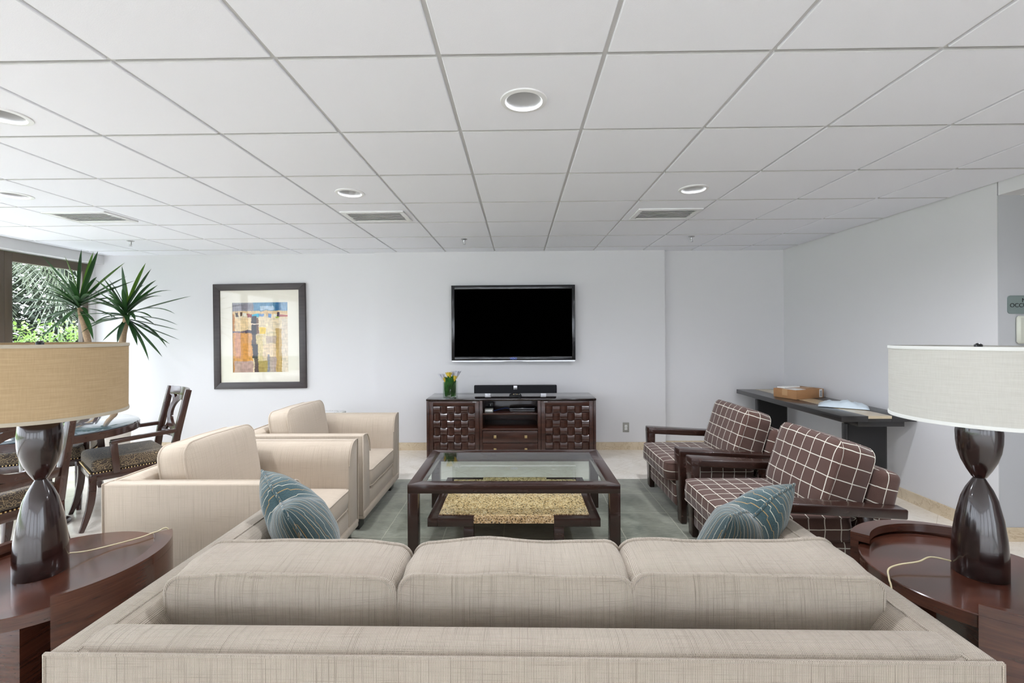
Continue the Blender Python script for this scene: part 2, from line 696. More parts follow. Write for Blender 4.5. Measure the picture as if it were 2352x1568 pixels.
M_MAT = plain('cream_picture_mount', (232, 226, 212), 0.8, var=0.02)
M_BRONZE = plain('bronze_window_frame', (88, 76, 64), 0.45)
M_LEAF = mat_leaf('dracaena_leaf', (22, 44, 30), (56, 92, 48), 0.35, 3)
M_LEAFY = mat_leaf('fresh_green_leaf', (54, 92, 34), (104, 142, 52), 0.4, 3)
M_TRUNK = plain('ringed_trunk', (150, 126, 100), 0.9, scale=60, var=0.4)
M_POT = plain('pale_grey_planter', (206, 200, 192), 0.6, var=0.05)
M_SOIL = plain('dark_soil', (52, 42, 34), 0.95, scale=80, var=0.4)
M_SCROLL = mat_scroll()
M_CARD = plain('brown_cardboard', (168, 124, 84), 0.85, scale=30, var=0.08)
M_TAPE = plain('packing_tape', (186, 146, 104), 0.35)
M_PAPER = plain('white_label_paper', (232, 232, 230), 0.7)
M_MAILER = plain('pale_blue_poly_mailer', (206, 218, 226), 0.35, var=0.05, scale=20)
M_HEDGE = mat_leaf('hedge_leaf', (62, 94, 34), (138, 166, 84), 0.5, 5)
M_PALM = mat_leaf('grey_green_palm', (88, 96, 84), (150, 156, 140), 0.5, 4)
M_DARKLEAF = mat_leaf('dark_shrub_leaf', (46, 54, 46), (84, 92, 78), 0.6, 4)
M_LAWN = plain('lawn_ground', (104, 128, 66), 0.95, scale=30, var=0.3)
M_REFL = plain('satin_reflector', (186, 186, 186), 0.4, var=0.02)
M_BULB = plain('frosted_bulb', (200, 200, 198), 0.5)
M_BULB.node_tree.nodes['Principled BSDF'].inputs['Emission Color'].default_value = (1, 0.98, 0.95, 1)
M_BULB.node_tree.nodes['Principled BSDF'].inputs['Emission Strength'].default_value = 0.12  # slight glow added to bulbs that are switched off
M_DARK = plain('grey_duct', (196, 196, 196), 0.8)

# ------------------------------------------------------------------ room shell
m = MB()
m.box(XL - 0.1, 6.2, YF - 0.1, YB + 0.2, -0.12, 0.0)
struct(m.build('floor', M_FLOOR))

# suspended ceiling: recessed grid plane and lowered tile faces
T = 0.61
GX0, GY0 = -0.4709 * T, 2.681 * T
DL = [(1203, 231), (804, 443), (1593, 434), (33, 448), (5, 264)]      # pixels of the five downlights


def ray(px, py):
    u, v = px - CXP, py - CYP
    ro, th = -0.006, 0.0145
    a = u * math.cos(ro) + v * math.sin(ro)
    b = -u * math.sin(ro) + v * math.cos(ro)
    x, z = a / FPX, -b / FPX
    return Vector((x * math.cos(th) - math.sin(th), x * math.sin(th) + math.cos(th), z))


def at_z(px, py, z):
    r_ = ray(px, py)
    t = (z - CAM_H) / r_.z
    return Vector((r_.x * t, r_.y * t, z))


def at_y(px, py, y):
    r_ = ray(px, py)
    t = y / r_.y
    return Vector((r_.x * t, y, CAM_H + r_.z * t))


lights = [at_z(px, py, CEIL) for px, py in DL] + [Vector((2.43, 1.90, CEIL))]  # last one is added out of view to brighten the right wall
DEEP = 0.010
m = MB()
m.mi = 1
GAP = 0.0088
XC0, XC1 = -5.27, XR
ic0, ic1 = math.floor((XC0 - GX0) / T), math.ceil((XC1 - GX0) / T)
jc0, jc1 = math.floor((YF - GY0) / T), math.ceil((YB + 0.05 - GY0) / T)
for i in range(ic0, ic1):
    for j in range(jc0, jc1):
        x0, x1 = max(XC0, GX0 + i * T), min(XC1, GX0 + (i + 1) * T)
        y0, y1 = max(YF, GY0 + j * T), min(YB + 0.05, GY0 + (j + 1) * T)
        if x1 - x0 < 0.03 or y1 - y0 < 0.03:
            continue
        hole = None
        for L in lights:
            if x0 < L.x < x1 and y0 < L.y < y1:
                hole = L
        ax, bx, ay, by = x0 + GAP, x1 - GAP, y0 + GAP, y1 - GAP
        z = CEIL
        m.mi = 0
        ch = 0.003
        top = [(ax, ay, z + DEEP), (bx, ay, z + DEEP), (bx, by, z + DEEP), (ax, by, z + DEEP)]
        mid = [(ax, ay, z + ch), (bx, ay, z + ch), (bx, by, z + ch), (ax, by, z + ch)]
        low = [(ax + ch, ay + ch, z), (bx - ch, ay + ch, z), (bx - ch, by - ch, z), (ax + ch, by - ch, z)]
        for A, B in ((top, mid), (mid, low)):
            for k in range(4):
                m.mi = 2 if k in (0, 2) else 0  # front and rear step faces take a greyer colour as painted shade
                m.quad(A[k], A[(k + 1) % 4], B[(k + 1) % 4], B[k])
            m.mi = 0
        if hole is None:
            m.quad(*low)
        else:
            n = 48
            vi, vo = [], []
            for k in range(n):
                a = 2 * PI * k / n + PI / 4
                c, s_ = math.cos(a), math.sin(a)
                vi.append((hole.x + 0.085 * c, hole.y + 0.085 * s_, z))
                tx = ((bx - ch if c > 0 else ax + ch) - hole.x) / c if abs(c) > 1e-6 else 1e9
                ty = ((by - ch if s_ > 0 else ay + ch) - hole.y) / s_ if abs(s_) > 1e-6 else 1e9
                t_ = min(tx, ty)
                vo.append((hole.x + c * t_, hole.y + s_ * t_, z))
            for k in range(n):
                q = (k + 1) % n
                m.quad(vi[k], vo[k], vo[q], vi[q])
            for cx_, cy_ in ((ax + ch, ay + ch), (bx - ch, ay + ch), (bx - ch, by - ch), (ax + ch, by - ch)):
                near = sorted(range(n), key=lambda k: (vo[k][0] - cx_) ** 2 + (vo[k][1] - cy_) ** 2)[:2]
                m.bm.faces.new([m.bm.verts.new(p) for p in (vo[near[0]], (cx_, cy_, z), vo[near[1]])])
# the grid seen in the gaps
m.mi = 1
for i in range(ic0, ic1 + 1):
    x = GX0 + i * T
    if XC0 - 0.02 < x < XC1 + 0.02:
        m.box(x - GAP, x + GAP, YF, YB + 0.05, CEIL + DEEP, CEIL + DEEP + 0.004)
for j in range(jc0, jc1 + 1):
    y = GY0 + j * T
    if YF < y < YB + 0.05:
        m.box(XC0, XC1, y - GAP, y + GAP, CEIL + DEEP + 0.0005, CEIL + DEEP + 0.0045)
m.box(XC0, XC1, YB - 0.06, YB + 0.02, CEIL + 0.0045, CEIL + DEEP)        # wall angle
m.box(XL - 0.1, XR + 0.1, YF - 0.1, YB + 0.2, CEIL + 0.20, CEIL + 0.25)   # deck above
struct(m.build('ceiling', [M_TILE, M_GRID, plain('shade_grey_tile_edge', (196, 196, 196), 0.9, var=0.03)]))

# walls
HT = CEIL + 0.2
m = MB()
m.box(XL, -1.797, YB, YB + 0.15, 0, HT)
m.box(-1.797, 1.817, YB - 0.05, YB + 0.15, 0, HT)
m.box(1.817, XR + 0.15, YB + 0.012, YB + 0.15, 0, HT)
struct(m.build('wall_back', M_WALL))
m = MB()
m.box(XR, XR + 0.15, 3.128, YB + 0.012, 0, HT)
m.box(XR, XR + 0.15, 0.2, 3.12, 2.38, HT)
m.box(XR, XR + 0.15, -1.15, 0.2, 0, HT).box(XR, XR + 0.15, YF, -1.15, 2.36, HT).box(XR, XR + 0.15, YF, -6.65, 0, 2.36).box(XR, XR + 0.15, -4.0, -3.8, 0, 2.36)
struct(m.build('wall_right', M_WALL))
m = MB()
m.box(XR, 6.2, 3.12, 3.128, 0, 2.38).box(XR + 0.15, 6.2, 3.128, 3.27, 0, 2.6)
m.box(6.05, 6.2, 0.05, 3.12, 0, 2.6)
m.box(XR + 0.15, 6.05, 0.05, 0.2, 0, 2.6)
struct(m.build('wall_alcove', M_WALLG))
m = MB()
m.box(XR + 0.15, 6.2, 0.05, 3.27, 2.375, 2.43)
struct(m.build('ceiling_alcove', M_WALL))

# window wall on the left with sliding bronze framed panes, header box above
m = MB()
m.box(XL - 0.16, XC0, YF - 0.1, YB, 2.357, HT)
m.box(XL - 0.06, XL + 0.02, YB - 0.074, YB + 0.15, 0, HT)
m.box(XL - 0.16, XL + 0.02, YF - 0.1, YF + 0.05, 0, 2.36)
struct(m.build('wall_left', M_WALL))
edges = [5.525, 4.61, 3.52, 2.40, 1.25, 0.10, -1.05, -2.20, -3.35, -4.50, -5.65, -6.95]
for k in range(len(edges) - 1):
    y1, y0 = edges[k], edges[k + 1]
    w = struct(bpy.data.objects.new('window_%d' % (k + 1), None))
    COL.objects.link(w)
    w.location = (XL, (y0 + y1) / 2, 0)
    hw = (y1 - y0) / 2
    f = MB()
    f.box(-0.06, 0.0, -hw, -hw + 0.075, 0.005, 2.35).box(-0.06, 0.0, hw - 0.075, hw, 0.005, 2.35)
    f.box(-0.06, 0.0, -hw + 0.075, hw - 0.075, 2.25, 2.35).box(-0.06, 0.0, -hw + 0.075, hw - 0.075, 0.005, 0.10)
    f.build('window_frame', M_BRONZE, w, 0.004)
    g = MB()
    g.box(-0.034, -0.028, -hw + 0.07, hw - 0.07, 0.095, 2.255)
    g.build('window_pane', M_WINGLASS if k < 5 else M_DARKGLASS, w)

# wall behind the camera; its three unseen windows are added for daylight
m = MB()
wins = [(-5.1, -2.5), (-2.2, 0.4), (0.7, 3.05)]
m.box(XL, XR, YF - 0.15, YF, 2.36, HT)
xs = [XL] + [v for w_ in wins for v in w_] + [XR]
for a, b in zip(xs[0::2], xs[1::2]):
    m.box(a, b, YF - 0.15, YF, 0, 2.36)
struct(m.build('wall_rear', M_WALL))
for k, (a, b) in enumerate(wins):
    w = struct(bpy.data.objects.new('window_%d' % (12 + k), None))
    COL.objects.link(w)
    w.location = ((a + b) / 2, YF, 0)
    hw = (b - a) / 2
    f = MB()
    for x in (-hw, -0.035, hw - 0.07):
        f.box(x, x + 0.07, -0.09, -0.03, 0.005, 2.36)
    f.box(-hw, hw, -0.088, -0.032, 2.28, 2.355).box(-hw, hw, -0.088, -0.032, 0.005, 0.09)
    f.build('window_frame', M_BRONZE, w)
    g = MB()
    g.box(-hw + 0.05, hw - 0.05, -0.062, -0.056, 0.08, 2.29)
    g.build('window_pane', M_DARKGLASS, w)

for k, (a, b) in enumerate(((-6.65, -4.0), (-3.8, -1.15))):  # unseen windows added on the right to balance light from the left
    w = struct(bpy.data.objects.new('window_%d' % (15 + k), None))
    COL.objects.link(w)
    w.location = (XR, (a + b) / 2, 0)
    hw = (b - a) / 2
    f = MB()
    for y in (-hw, -0.035, hw - 0.07):
        f.box(0.03, 0.09, y, y + 0.07, 0.005, 2.355)
    f.box(0.032, 0.088, -hw, hw, 2.28, 2.35).box(0.032, 0.088, -hw, hw, 0.005, 0.09)
    f.build('window_frame', M_BRONZE, w)
    g = MB()
    g.box(0.056, 0.062, -hw + 0.05, hw - 0.05, 0.08, 2.29)
    g.build('window_pane', M_WINGLASS, w)

# marble baseboards
BH = 0.094
m = MB()
m.box(XL + 0.02, -1.797 - 0.012, YB - 0.012, YB, 0, BH)
m.box(-1.797 - 0.012, 1.817 + 0.012, YB - 0.062, YB - 0.05, 0, BH)
m.box(1.817 + 0.012, XR - 0.012, YB, YB + 0.012, 0, BH)
struct(m.build('baseboard_back', M_SKIRT))
m = MB()
m.box(XR - 0.012, XR, 3.108, YB + 0.012, 0, BH)
struct(m.build('baseboard_right', M_SKIRT))
m = MB()
m.box(XR, 6.05, 3.108, 3.12, 0, BH)
struct(m.build('baseboard_alcove', M_SKIRT))

# ------------------------------------------------------------------ ceiling fittings
DL_FILL_POWER = 50.0


def make_downlight():
    root = thing('downlight', '', 'ceiling light')
    n = 40
    m = MB()
    m.lathe([(0.078, 0.006), (0.078, -0.004), (0.082, -0.007), (0.101, -0.005), (0.103, 0.0), (0.103, 0.001), (0.086, 0.001)], n, cap=False)
    m.build('trim_ring', M_TRIMRING, root, smooth=40)
    m = MB()
    m.lathe([(0.078, -0.003), (0.076, 0.02), (0.069, 0.06), (0.058, 0.105), (0.050, 0.118)], n, cap=False)
    m.build('reflector', M_REFL, root, smooth=60)
    m = MB()
    m.lathe([(0.0505, 0.125), (0.0505, 0.100), (0.046, 0.092), (0.040, 0.0915), (0.038, 0.095), (0.02, 0.093), (0.002, 0.0925)], n)
    m.build('bulb', M_BULB, root, smooth=50)
    return root


dl0 = make_downlight()
dl_labels = ['large white recessed downlight in the ceiling above the middle of the seating area',
             'white recessed downlight in the tile in front of the ceiling vent left of the television',
             'white recessed downlight in the tile in front of the ceiling vent right of the television',
             'white recessed downlight beside the ceiling vent above the potted plant',
             'white recessed downlight cut by the left edge, nearest the window',
             'added white recessed downlight above the right end table, unseen past the right edge']
for k, L in enumerate(lights):
    o = dl0 if k == 0 else copy_tree(dl0)
    o.location = L
    tag(o, dl_labels[k], 'ceiling light', 'recessed ceiling downlights')
    sd = bpy.data.lights.new('downlight_added_fill', 'SPOT')  # fill spot added under each unlit fixture to brighten floor and furniture
    sd.energy = DL_FILL_POWER
    sd.color = (0.94, 0.98, 1.06)
    sd.spot_size = R(165)
    sd.spot_blend = 1.0
    sd.shadow_soft_size = 0.05
    so = bpy.data.objects.new('downlight_added_fill', sd)
    COL.objects.link(so)
    so.location = (L.x, L.y, CEIL - 0.012)


def make_vent():
    root = thing('ceiling_vent', '', 'vent')
    hx, hy = 0.265, 0.165
    m = MB()
    m.box(-hx, hx, -hy, -hy + 0.035, -0.012, 0).box(-hx, hx, hy - 0.035, hy, -0.012, 0)
    m.box(-hx, -hx + 0.04, -hy + 0.035, hy - 0.035, -0.012, 0).box(hx - 0.04, hx, -hy + 0.035, hy - 0.035, -0.012, 0)
    m.build('frame', M_TRIMRING, root, 0.002)
    m = MB()
    m.box(-hx + 0.04, hx - 0.04, -hy + 0.035, hy - 0.035, -0.0015, -0.0005)
    m.build('duct_opening', M_DARK, root)
    for k in range(6):
        y = -hy + 0.055 + k * 0.044
        m = MB()
        m.box(-hx + 0.04, hx - 0.04, -0.017, 0.017, -0.001, 0.001, Matrix.Translation((0, y, -0.007)) @ Matrix.Rotation(R(20), 4, 'X'))
        m.build('slat', M_TRIMRING, root)
    return root


v0 = make_vent()
for k, (px, py, lab) in enumerate([
        (1527, 490, 'white slatted ceiling vent above the recess right of the television wall'),
        (867, 496, 'white slatted ceiling vent left of the television, beyond a downlight'),
        (210, 497, 'white slatted ceiling vent above the potted plant near the window')]):
    o = v0 if k == 0 else copy_tree(v0)
    o.location = at_z(px, py, CEIL)
    tag(o, lab, 'vent', 'ceiling vents')

sp0 = thing('ceiling_sprinkler', '', 'sprinkler')
m = MB()
m.lathe([(0.034, 0.0), (0.034, -0.003), (0.022, -0.008), (0.012, -0.010)], 20)
m.build('escutcheon', M_STEEL, sp0, smooth=50)
m = MB()
m.lathe([(0.010, -0.009), (0.010, -0.030), (0.006, -0.034), (0.006, -0.05)], 12)
m.tube([(0.009, 0, -0.03), (0.015, 0, -0.042), (0.004, 0, -0.056)], 0.0022, 6)
m.tube([(-0.009, 0, -0.03), (-0.015, 0, -0.042), (-0.004, 0, -0.056)], 0.0022, 6)
m.lathe([(0.016, -0.058), (0.016, -0.056)], 16)
m.build('sprinkler_head', M_STEEL, sp0, smooth=50)
for k, (px, py, lab) in enumerate([
        (1066, 549, 'small metal ceiling sprinkler above the television'),
        (1588, 543, 'small metal ceiling sprinkler above the recess right of the television'),
        (300, 553, 'small metal ceiling sprinkler above the potted plant')]):
    o = sp0 if k == 0 else copy_tree(sp0)
    o.location = at_z(px, py, CEIL)
    tag(o, lab, 'sprinkler', 'ceiling sprinklers')

# ------------------------------------------------------------------ rug
m = MB()
m.box(-1.75, 1.95, 2.12, 4.42, 0.0, 0.006)
tag(m.build('area_rug', M_RUG, bevel=0.002), 'grey green area rug with faint pale lines under the coffee table', 'rug')

# ------------------------------------------------------------------ cushions


def rr_point(u, v, hw, hh, rad):
    """map the unit square to a rectangle whose corners are rounded"""
    x, y = u * hw, v * hh
    cx, cy = hw - rad, hh - rad
    ax, ay = abs(x), abs(y)
    if ax > cx and ay > cy:
        dx, dy = (ax - cx) / rad, (ay - cy) / rad
        mx = max(dx, dy)
        ln = math.hypot(dx, dy)
        if ln > 0:
            dx, dy = dx / ln * mx, dy / ln * mx
        ax, ay = cx + dx * rad, cy + dy * rad
    return math.copysign(ax, x), math.copysign(ay, y)


def cushion(name, w, h, t, mat, parent, loc, rot, crown=0.035, rad=0.05, pipe=0.006, pmat=None, seed=0, n=18, wob=0.006, back_crown=None):
    """box cushion standing in the local XZ plane, thickness along Y, piping round both faces"""
    hw, hh = w / 2, h / 2
    back_crown = crown if back_crown is None else back_crown
    bm = bmesh.new()

    def wv(x, z, k):
        return mnoise.noise(Vector((x * 5 + seed * 7.3, z * 5, k))) * wob

    def outline(u, v, side):
        x, z = rr_point(u, v, hw, hh, rad)
        s = 1 + 0.010 * math.cos(u * PI / 2) * abs(v) ** 4
        return x + wv(x, z, side + 3), z * s + wv(z, x, side + 9)

    faces_v = []
    for side, cr in ((-1, crown), (1, back_crown)):
        g = []
        for i in range(n + 1):
            row = []
            for j in range(n + 1):
                u, v = -1 + 2 * i / n, -1 + 2 * j / n
                u2, v2 = math.sin(u * PI / 2), math.sin(v * PI / 2)
                x, z = outline(u2, v2, side)
                d = (max(0, 1 - u2 ** 4) * max(0, 1 - v2 ** 4)) ** 0.5
                y = side * (t / 2 + cr * d + wv(x, z, 1.7 * side) * d)
                row.append(bm.verts.new((x, y, z)))
            g.append(row)
        faces_v.append(g)
        for i in range(n):
            for j in range(n):
                q = (g[i][j], g[i + 1][j], g[i + 1][j + 1], g[i][j + 1])
                bm.faces.new(q if side < 0 else q[::-1])

    def loop(g):
        L = [g[i][0] for i in range(n)] + [g[n][j] for j in range(n)] + [g[i][n] for i in range(n, 0, -1)] + [g[0][j] for j in range(n, 0, -1)]
        return L
    la, lb = loop(faces_v[0]), loop(faces_v[1])
    N = len(la)
    mids = []
    for k in range(N):
        p = (la[k].co + lb[k].co) / 2
        out = Vector((p.x, 0, p.z))
        f = 1 + 0.05 * t / max(out.length, 0.01)
        mids.append(bm.verts.new((p.x * f, p.y, p.z * f)))
    for k in range(N):
        q = (k + 1) % N
        bm.faces.new((la[q], la[k], mids[k], mids[q]))
        bm.faces.new((mids[q], mids[k], lb[k], lb[q]))
    pa = [v.co.copy() for v in la]
    pb = [v.co.copy() for v in lb]
    bmesh.ops.recalc_face_normals(bm, faces=bm.faces)
    me = bpy.data.meshes.new(name)
    bm.to_mesh(me)
    bm.free()
    me.shade_smooth()
    me.set_sharp_from_angle(angle=R(60))
    box_uv(me)
    o = link(me, name, mat, parent)
    shift(o, loc, rot)
    m = MB()
    m.tube(pa, pipe, 6, closed=True)
    m.tube(pb, pipe, 6, closed=True)
    m.build('piping', pmat or mat, o, smooth=80, uv=True)
    return o


# ------------------------------------------------------------------ upholstered frames (sofa and armchairs share the build)
def arm_profile(x_out, sgn, zt, zb, flat=0.07, roll=0.10, drop=0.15):
    """outer face upright, flat top, inner top edge swept down in a large curve"""
    pts = [(x_out, zb), (x_out, zt)]
    pts.append((x_out + sgn * flat * 0.5, zt + 0.004))
    pts.append((x_out + sgn * flat, zt))
    for k in range(1, 9):
        a = PI / 2 * k / 8
        pts.append((x_out + sgn * (flat + roll * math.sin(a)), zt - drop * (1 - math.cos(a))))
    pts.append((x_out + sgn * (flat + roll), zb))
    return pts


def seat_unit(root, W, D, zt, mat, nseat, back_h, cush_t, flat, roll, lean, back_cush_w, seed=0, cz0=0.43):
    """W across (local x), depth D (local y, 0 = rear, facing +y)"""
    hw = W / 2
    zb = 0.11
    for s in (-1, 1):
        m = MB()
        m.prism(arm_profile(s * hw, -s, zt, zb, flat, roll), 'y', 0.0, D - 0.004)
        m.build('arm', mat, root, 0.008, 2, 50, True)
    m = MB()
    prof = [(0.003, zb), (0.003, zt - 0.012), (0.02, zt + 0.004), (0.05, zt + 0.012), (0.085, zt + 0.010), (0.112, zt - 0.004), (0.128, zt - 0.05), (0.15, 0.40), (0.15, zb)]
    m.prism(prof, 'x', -hw + flat * 0.9, hw - flat * 0.9)
    m.build('back_frame', mat, root, 0.006, 2, 50, True)
    m = MB()
    m.box(-hw + 0.001, hw - 0.001, -0.006, 0.004, zb, zt - 0.002)
    m.build('rear_panel', mat, root, 0.003, 2, 50, True)
    m = MB()
    ix = hw - flat - roll + 0.005
    prof = [(0.15, zb), (0.15, 0.27)] + [(D - 0.06 + 0.05 * math.sin(a), 0.22 + 0.05 * math.cos(a)) for a in (0, PI / 6, PI / 3, PI / 2)] + [(D - 0.01, zb)]
    m.prism(prof, 'x', -ix, ix)
    m.build('front_rail', mat, root, 0.006, 2, 50, True)
    m = MB()
    m.box(-hw + 0.004, hw - 0.004, 0.006, D + 0.006, 0.082, zb + 0.025)
    m.build('base_band', mat, root, 0.010, 2, 50, True)
    p = 0.0045
    m = MB()
    m.tube([(-hw, -0.005, zt), (0, -0.005, zt), (hw, -0.005, zt)], p, 6)
    for s in (-1, 1):
        m.tube([(s * hw, -0.005, zt), (s * hw, -0.005, 0.12)], p, 6)
        m.tube([(s * (hw - flat), 0.0, zt + 0.001), (s * (hw - flat), D, zt + 0.001)], p * 0.7, 6)
        pr = arm_profile(s * hw, -s, zt, zb, flat, roll)
        m.tube([(a, D, b) for a, b in pr[:12]], p, 6)
    m.build('piping', mat, root, smooth=80, uv=True)
    for sx in (-1, 1):
        for y in (0.05, D - 0.13):
            m = MB()
            x = sx * (hw - 0.075)
            m.box(x - 0.05, x + 0.05, y, y + 0.09, 0.0, 0.083)
            m.build('foot', M_BLACKWOOD, root, 0.003)
    iw = 2 * ix
    sw = iw / nseat
    for k in range(nseat):
        x = -ix + sw * (k + 0.5)
        cushion('seat_cushion', sw - 0.006, D - 0.16, 0.12, mat, root, (x, 0.16 + (D - 0.16) / 2, 0.335), (R(-90), 0, 0), 0.022, 0.05, 0.005, seed=seed + k)
    return ix


# sofa
sofa = thing('sofa', 'long cream woven three seat sofa seen from behind in the foreground', 'sofa', (-0.018, 1.033, 0), -0.0075)
SW, SD, ZT = 2.21, 0.95, 0.70
ix = seat_unit(sofa, SW, SD, ZT, M_CREAM, 3, 0.36, 0.2, 0.068, 0.10, 4, 0.65)
for k, (x, w, hz, rz) in enumerate(((-0.655, 0.655, 0.365, 0.0), (0.005, 0.645, 0.370, 0.0), (0.665, 0.675, 0.375, 0.0))):
    cushion('back_cushion', w, hz, 0.185, M_CREAM, sofa, (x, 0.30, 0.415 + hz / 2), (R(3), 0, rz), 0.024, 0.045, 0.0065, seed=20 + k * 3, n=24, wob=0.014, back_crown=0.03)

# cream armchairs facing right
def make_armchair():
    root = thing('armchair', '', 'armchair')
    seat_unit(root, 0.96, 0.93, 0.70, M_CREAM2, 1, 0.4, 0.18, 0.06, 0.095, 8, 0.64, seed=40)
    cushion('back_cushion', 0.58, 0.42, 0.15, M_CREAM2, root, (0.025, 0.25, 0.435 + 0.205), (R(9), 0, R(-3)), 0.03, 0.07, 0.006, seed=47, n=22, wob=0.008)
    return root


ac = make_armchair()
tag(ac, 'beige upholstered armchair nearest the camera, between the dining set and the coffee table', 'armchair', 'beige armchairs left of the coffee table')
shift(ac, (-2.08, 2.68, 0.006), (0, 0, R(-90)))
ac2 = copy_tree(ac)
tag(ac2, 'beige upholstered armchair farther back, beside the white box against the wall', 'armchair', 'beige armchairs left of the coffee table')
shift(ac2, (-2.075, 3.735, 0.006), (0, 0, R(-90)))

# ------------------------------------------------------------------ plaid armchairs facing left (local +y is forward)
def make_plaid():
    root = thing('plaid_armchair', '', 'armchair')
    W = 0.90
    hw = W / 2
    for s in (-1, 1):
        m = MB()
        xo = s * hw
        # tapered front leg
        m.bar([(xo - s * 0.060, 0.715, 0.545), (xo - s * 0.050, 0.707, 0.003)], [0.12, 0.075], [0.062, 0.046])
        m.build('front_leg', M_WOOD, root, 0.008, 2)
        m = MB()
        m.bar([(xo - s * 0.060, 0.745, 0.535), (xo - s * 0.055, 0.4, 0.515), (xo - s * 0.040, -0.075, 0.488)], [0.12, 0.105, 0.08], [0.056, 0.055, 0.054])
        m.build('arm', M_WOOD, root, 0.010, 3)
        m = MB()
        m.bar([(xo - s * 0.055, 0.12, 0.48), (xo - s * 0.055, 0.06, 0.25), (xo - s * 0.055, -0.02, 0.008)], [0.05, 0.05, 0.045], [0.06, 0.06, 0.045])
        m.build('rear_leg', M_WOOD, root, 0.006, 2)
    inw = hw - 0.115
    m = MB()
    m.box(-inw, inw, 0.02, 0.738, 0.09, 0.30)
    m.build('seat_deck', M_PLAID, root, 0.03, 4, 60, True)
    cushion('seat_cushion', 2 * inw, 0.69, 0.125, M_PLAID, root, (0, 0.46, 0.362), (R(-90), 0, 0), 0.02, 0.06, 0.004, seed=61, n=18)
    # upholstered back frame, leaning
    m = MB()
    m.box(-inw - 0.01, inw + 0.01, -0.09, 0.05, -0.30, 0.27)
    bf = m.build('back_frame', M_PLAID, root, 0.045, 5, 60, True)
    shift(bf, (0, 0.0, 0.42), (R(14), 0, 0))
    cushion('back_cushion', 0.60, 0.42, 0.18, M_PLAID, root, (0, 0.115, 0.605), (R(17), 0, 0), 0.03, 0.07, 0.004, seed=66, n=20, wob=0.008)
    return root


pc = make_plaid()
tag(pc, 'brown plaid wood armed armchair nearest the camera, in front of the console table', 'armchair', 'brown plaid armchairs')
shift(pc, (1.945, 2.79, 0.006), (0, 0, R(90)))
pc2 = copy_tree(pc)
tag(pc2, 'brown plaid wood armed armchair farther back, nearest the television wall', 'armchair', 'brown plaid armchairs')
shift(pc2, (1.945, 3.81, 0.006), (0, 0, R(90)))

# ------------------------------------------------------------------ coffee table
ct = thing('coffee_table', 'rectangular dark wood coffee table with glass top and granite lower shelf', 'coffee table', (-0.038, 3.32, 0.0065))
HX, HY, HT_ = 0.69, 0.435, 0.464
for sx in (-1, 1):
    for sy in (-1, 1):
        m = MB()
        x0, x1 = sorted((sx * HX, sx * (HX - 0.068)))
        y0, y1 = sorted((sy * HY, sy * (HY - 0.068)))
        m.box(x0, x1, y0, y1, 0, HT_ - 0.056)
        m.build('leg', M_WOOD, ct, 0.003)
m = MB()
RW = 0.078
for sy in (-1, 1):
    y0, y1 = sorted((sy * HY, sy * (HY - RW)))
    m.prism([(-HX, sy * HY), (HX, sy * HY), (HX - RW, sy * (HY - RW)), (-HX + RW, sy * (HY - RW))], 'z', HT_ - 0.058, HT_)
for sx in (-1, 1):
    m.prism([(sx * HX, -HY), (sx * HX, HY), (sx * (HX - RW), HY - RW), (sx * (HX - RW), -HY + RW)], 'z', HT_ - 0.058, HT_)
m.build('top_frame', M_WOOD, ct, 0.003)
m = MB()
m.box(-HX + RW - 0.004, HX - RW + 0.004, -HY + RW - 0.004, HY - RW + 0.004, HT_ - 0.012, HT_ - 0.002)
m.build('glass_top', M_GLASS, ct)
LX, LY, LZ = 0.565, 0.415, 0.238
for sx in (-1, 1):
    m = MB()
    x0, x1 = sorted((sx * LX, sx * (LX - 0.066)))
    m.box(x0, x1, -LY, LY, LZ - 0.056, LZ)
    for sy in (-1, 1):
        xa, xb = sorted((sx * (LX - 0.066), sx * 0.262))
        ya, yb = sorted((sy * LY, sy * (LY - 0.06)))
        m.box(xa, xb, ya, yb, LZ - 0.056, LZ)
    m.build('shelf_rail', M_WOOD, ct, 0.003)
    for sy in (-1, 1):
        m = MB()
        xa, xb = sorted((sx * 0.262, sx * 0.328))
        ya, yb = sorted((sy * LY, sy * (LY - 0.06)))
        m.box(xa, xb, ya, yb, 0, LZ - 0.056)
        m.build('shelf_leg', M_WOOD, ct, 0.003)
m = MB()
m.box(-LX + 0.066, LX - 0.066, -LY + 0.06, LY - 0.06, LZ - 0.034, LZ + 0.002)
m.box(-0.262, 0.262, -LY + 0.002, -LY + 0.062, LZ - 0.034, LZ + 0.002)
m.box(-0.262, 0.262, LY - 0.062, LY - 0.002, LZ - 0.034, LZ + 0.002)
m.build('granite_shelf', M_GRANITE, ct)

# ------------------------------------------------------------------ media cabinet
cb = thing('media_cabinet', 'dark wood media cabinet with woven panel doors below the television', 'cabinet', (-0.09, 5.02, 0))
CW, CD, CH = 0.958, 0.51, 0.713
m = MB()
m.box(-CW, CW, 0, CD, CH - 0.022, CH)
m.build('cabinet_top', M_TOPGLOSS, cb, 0.002)
m = MB()
m.box(-CW + 0.003, -CW + 0.028, 0.004, CD, 0, CH - 0.022).box(CW - 0.028, CW - 0.003, 0.004, CD, 0, CH - 0.022)
m.box(-0.356, -0.322, 0.004, CD, 0.04, CH - 0.022).box(0.302, 0.336, 0.004, CD, 0.04, CH - 0.022)
m.box(-CW + 0.028, CW - 0.028, CD - 0.015, CD, 0.04, CH - 0.022)
m.box(-CW + 0.028, CW - 0.028, 0.012, CD - 0.015, 0.04, 0.065)
m.box(-0.322, 0.302, 0.006, CD - 0.015, 0.355, 0.376)
m.box(-CW + 0.028, CW - 0.028, 0.03, 0.05, 0, 0.04)
m.build('carcass', M_CABWOOD, cb, 0.0015)
m = MB()
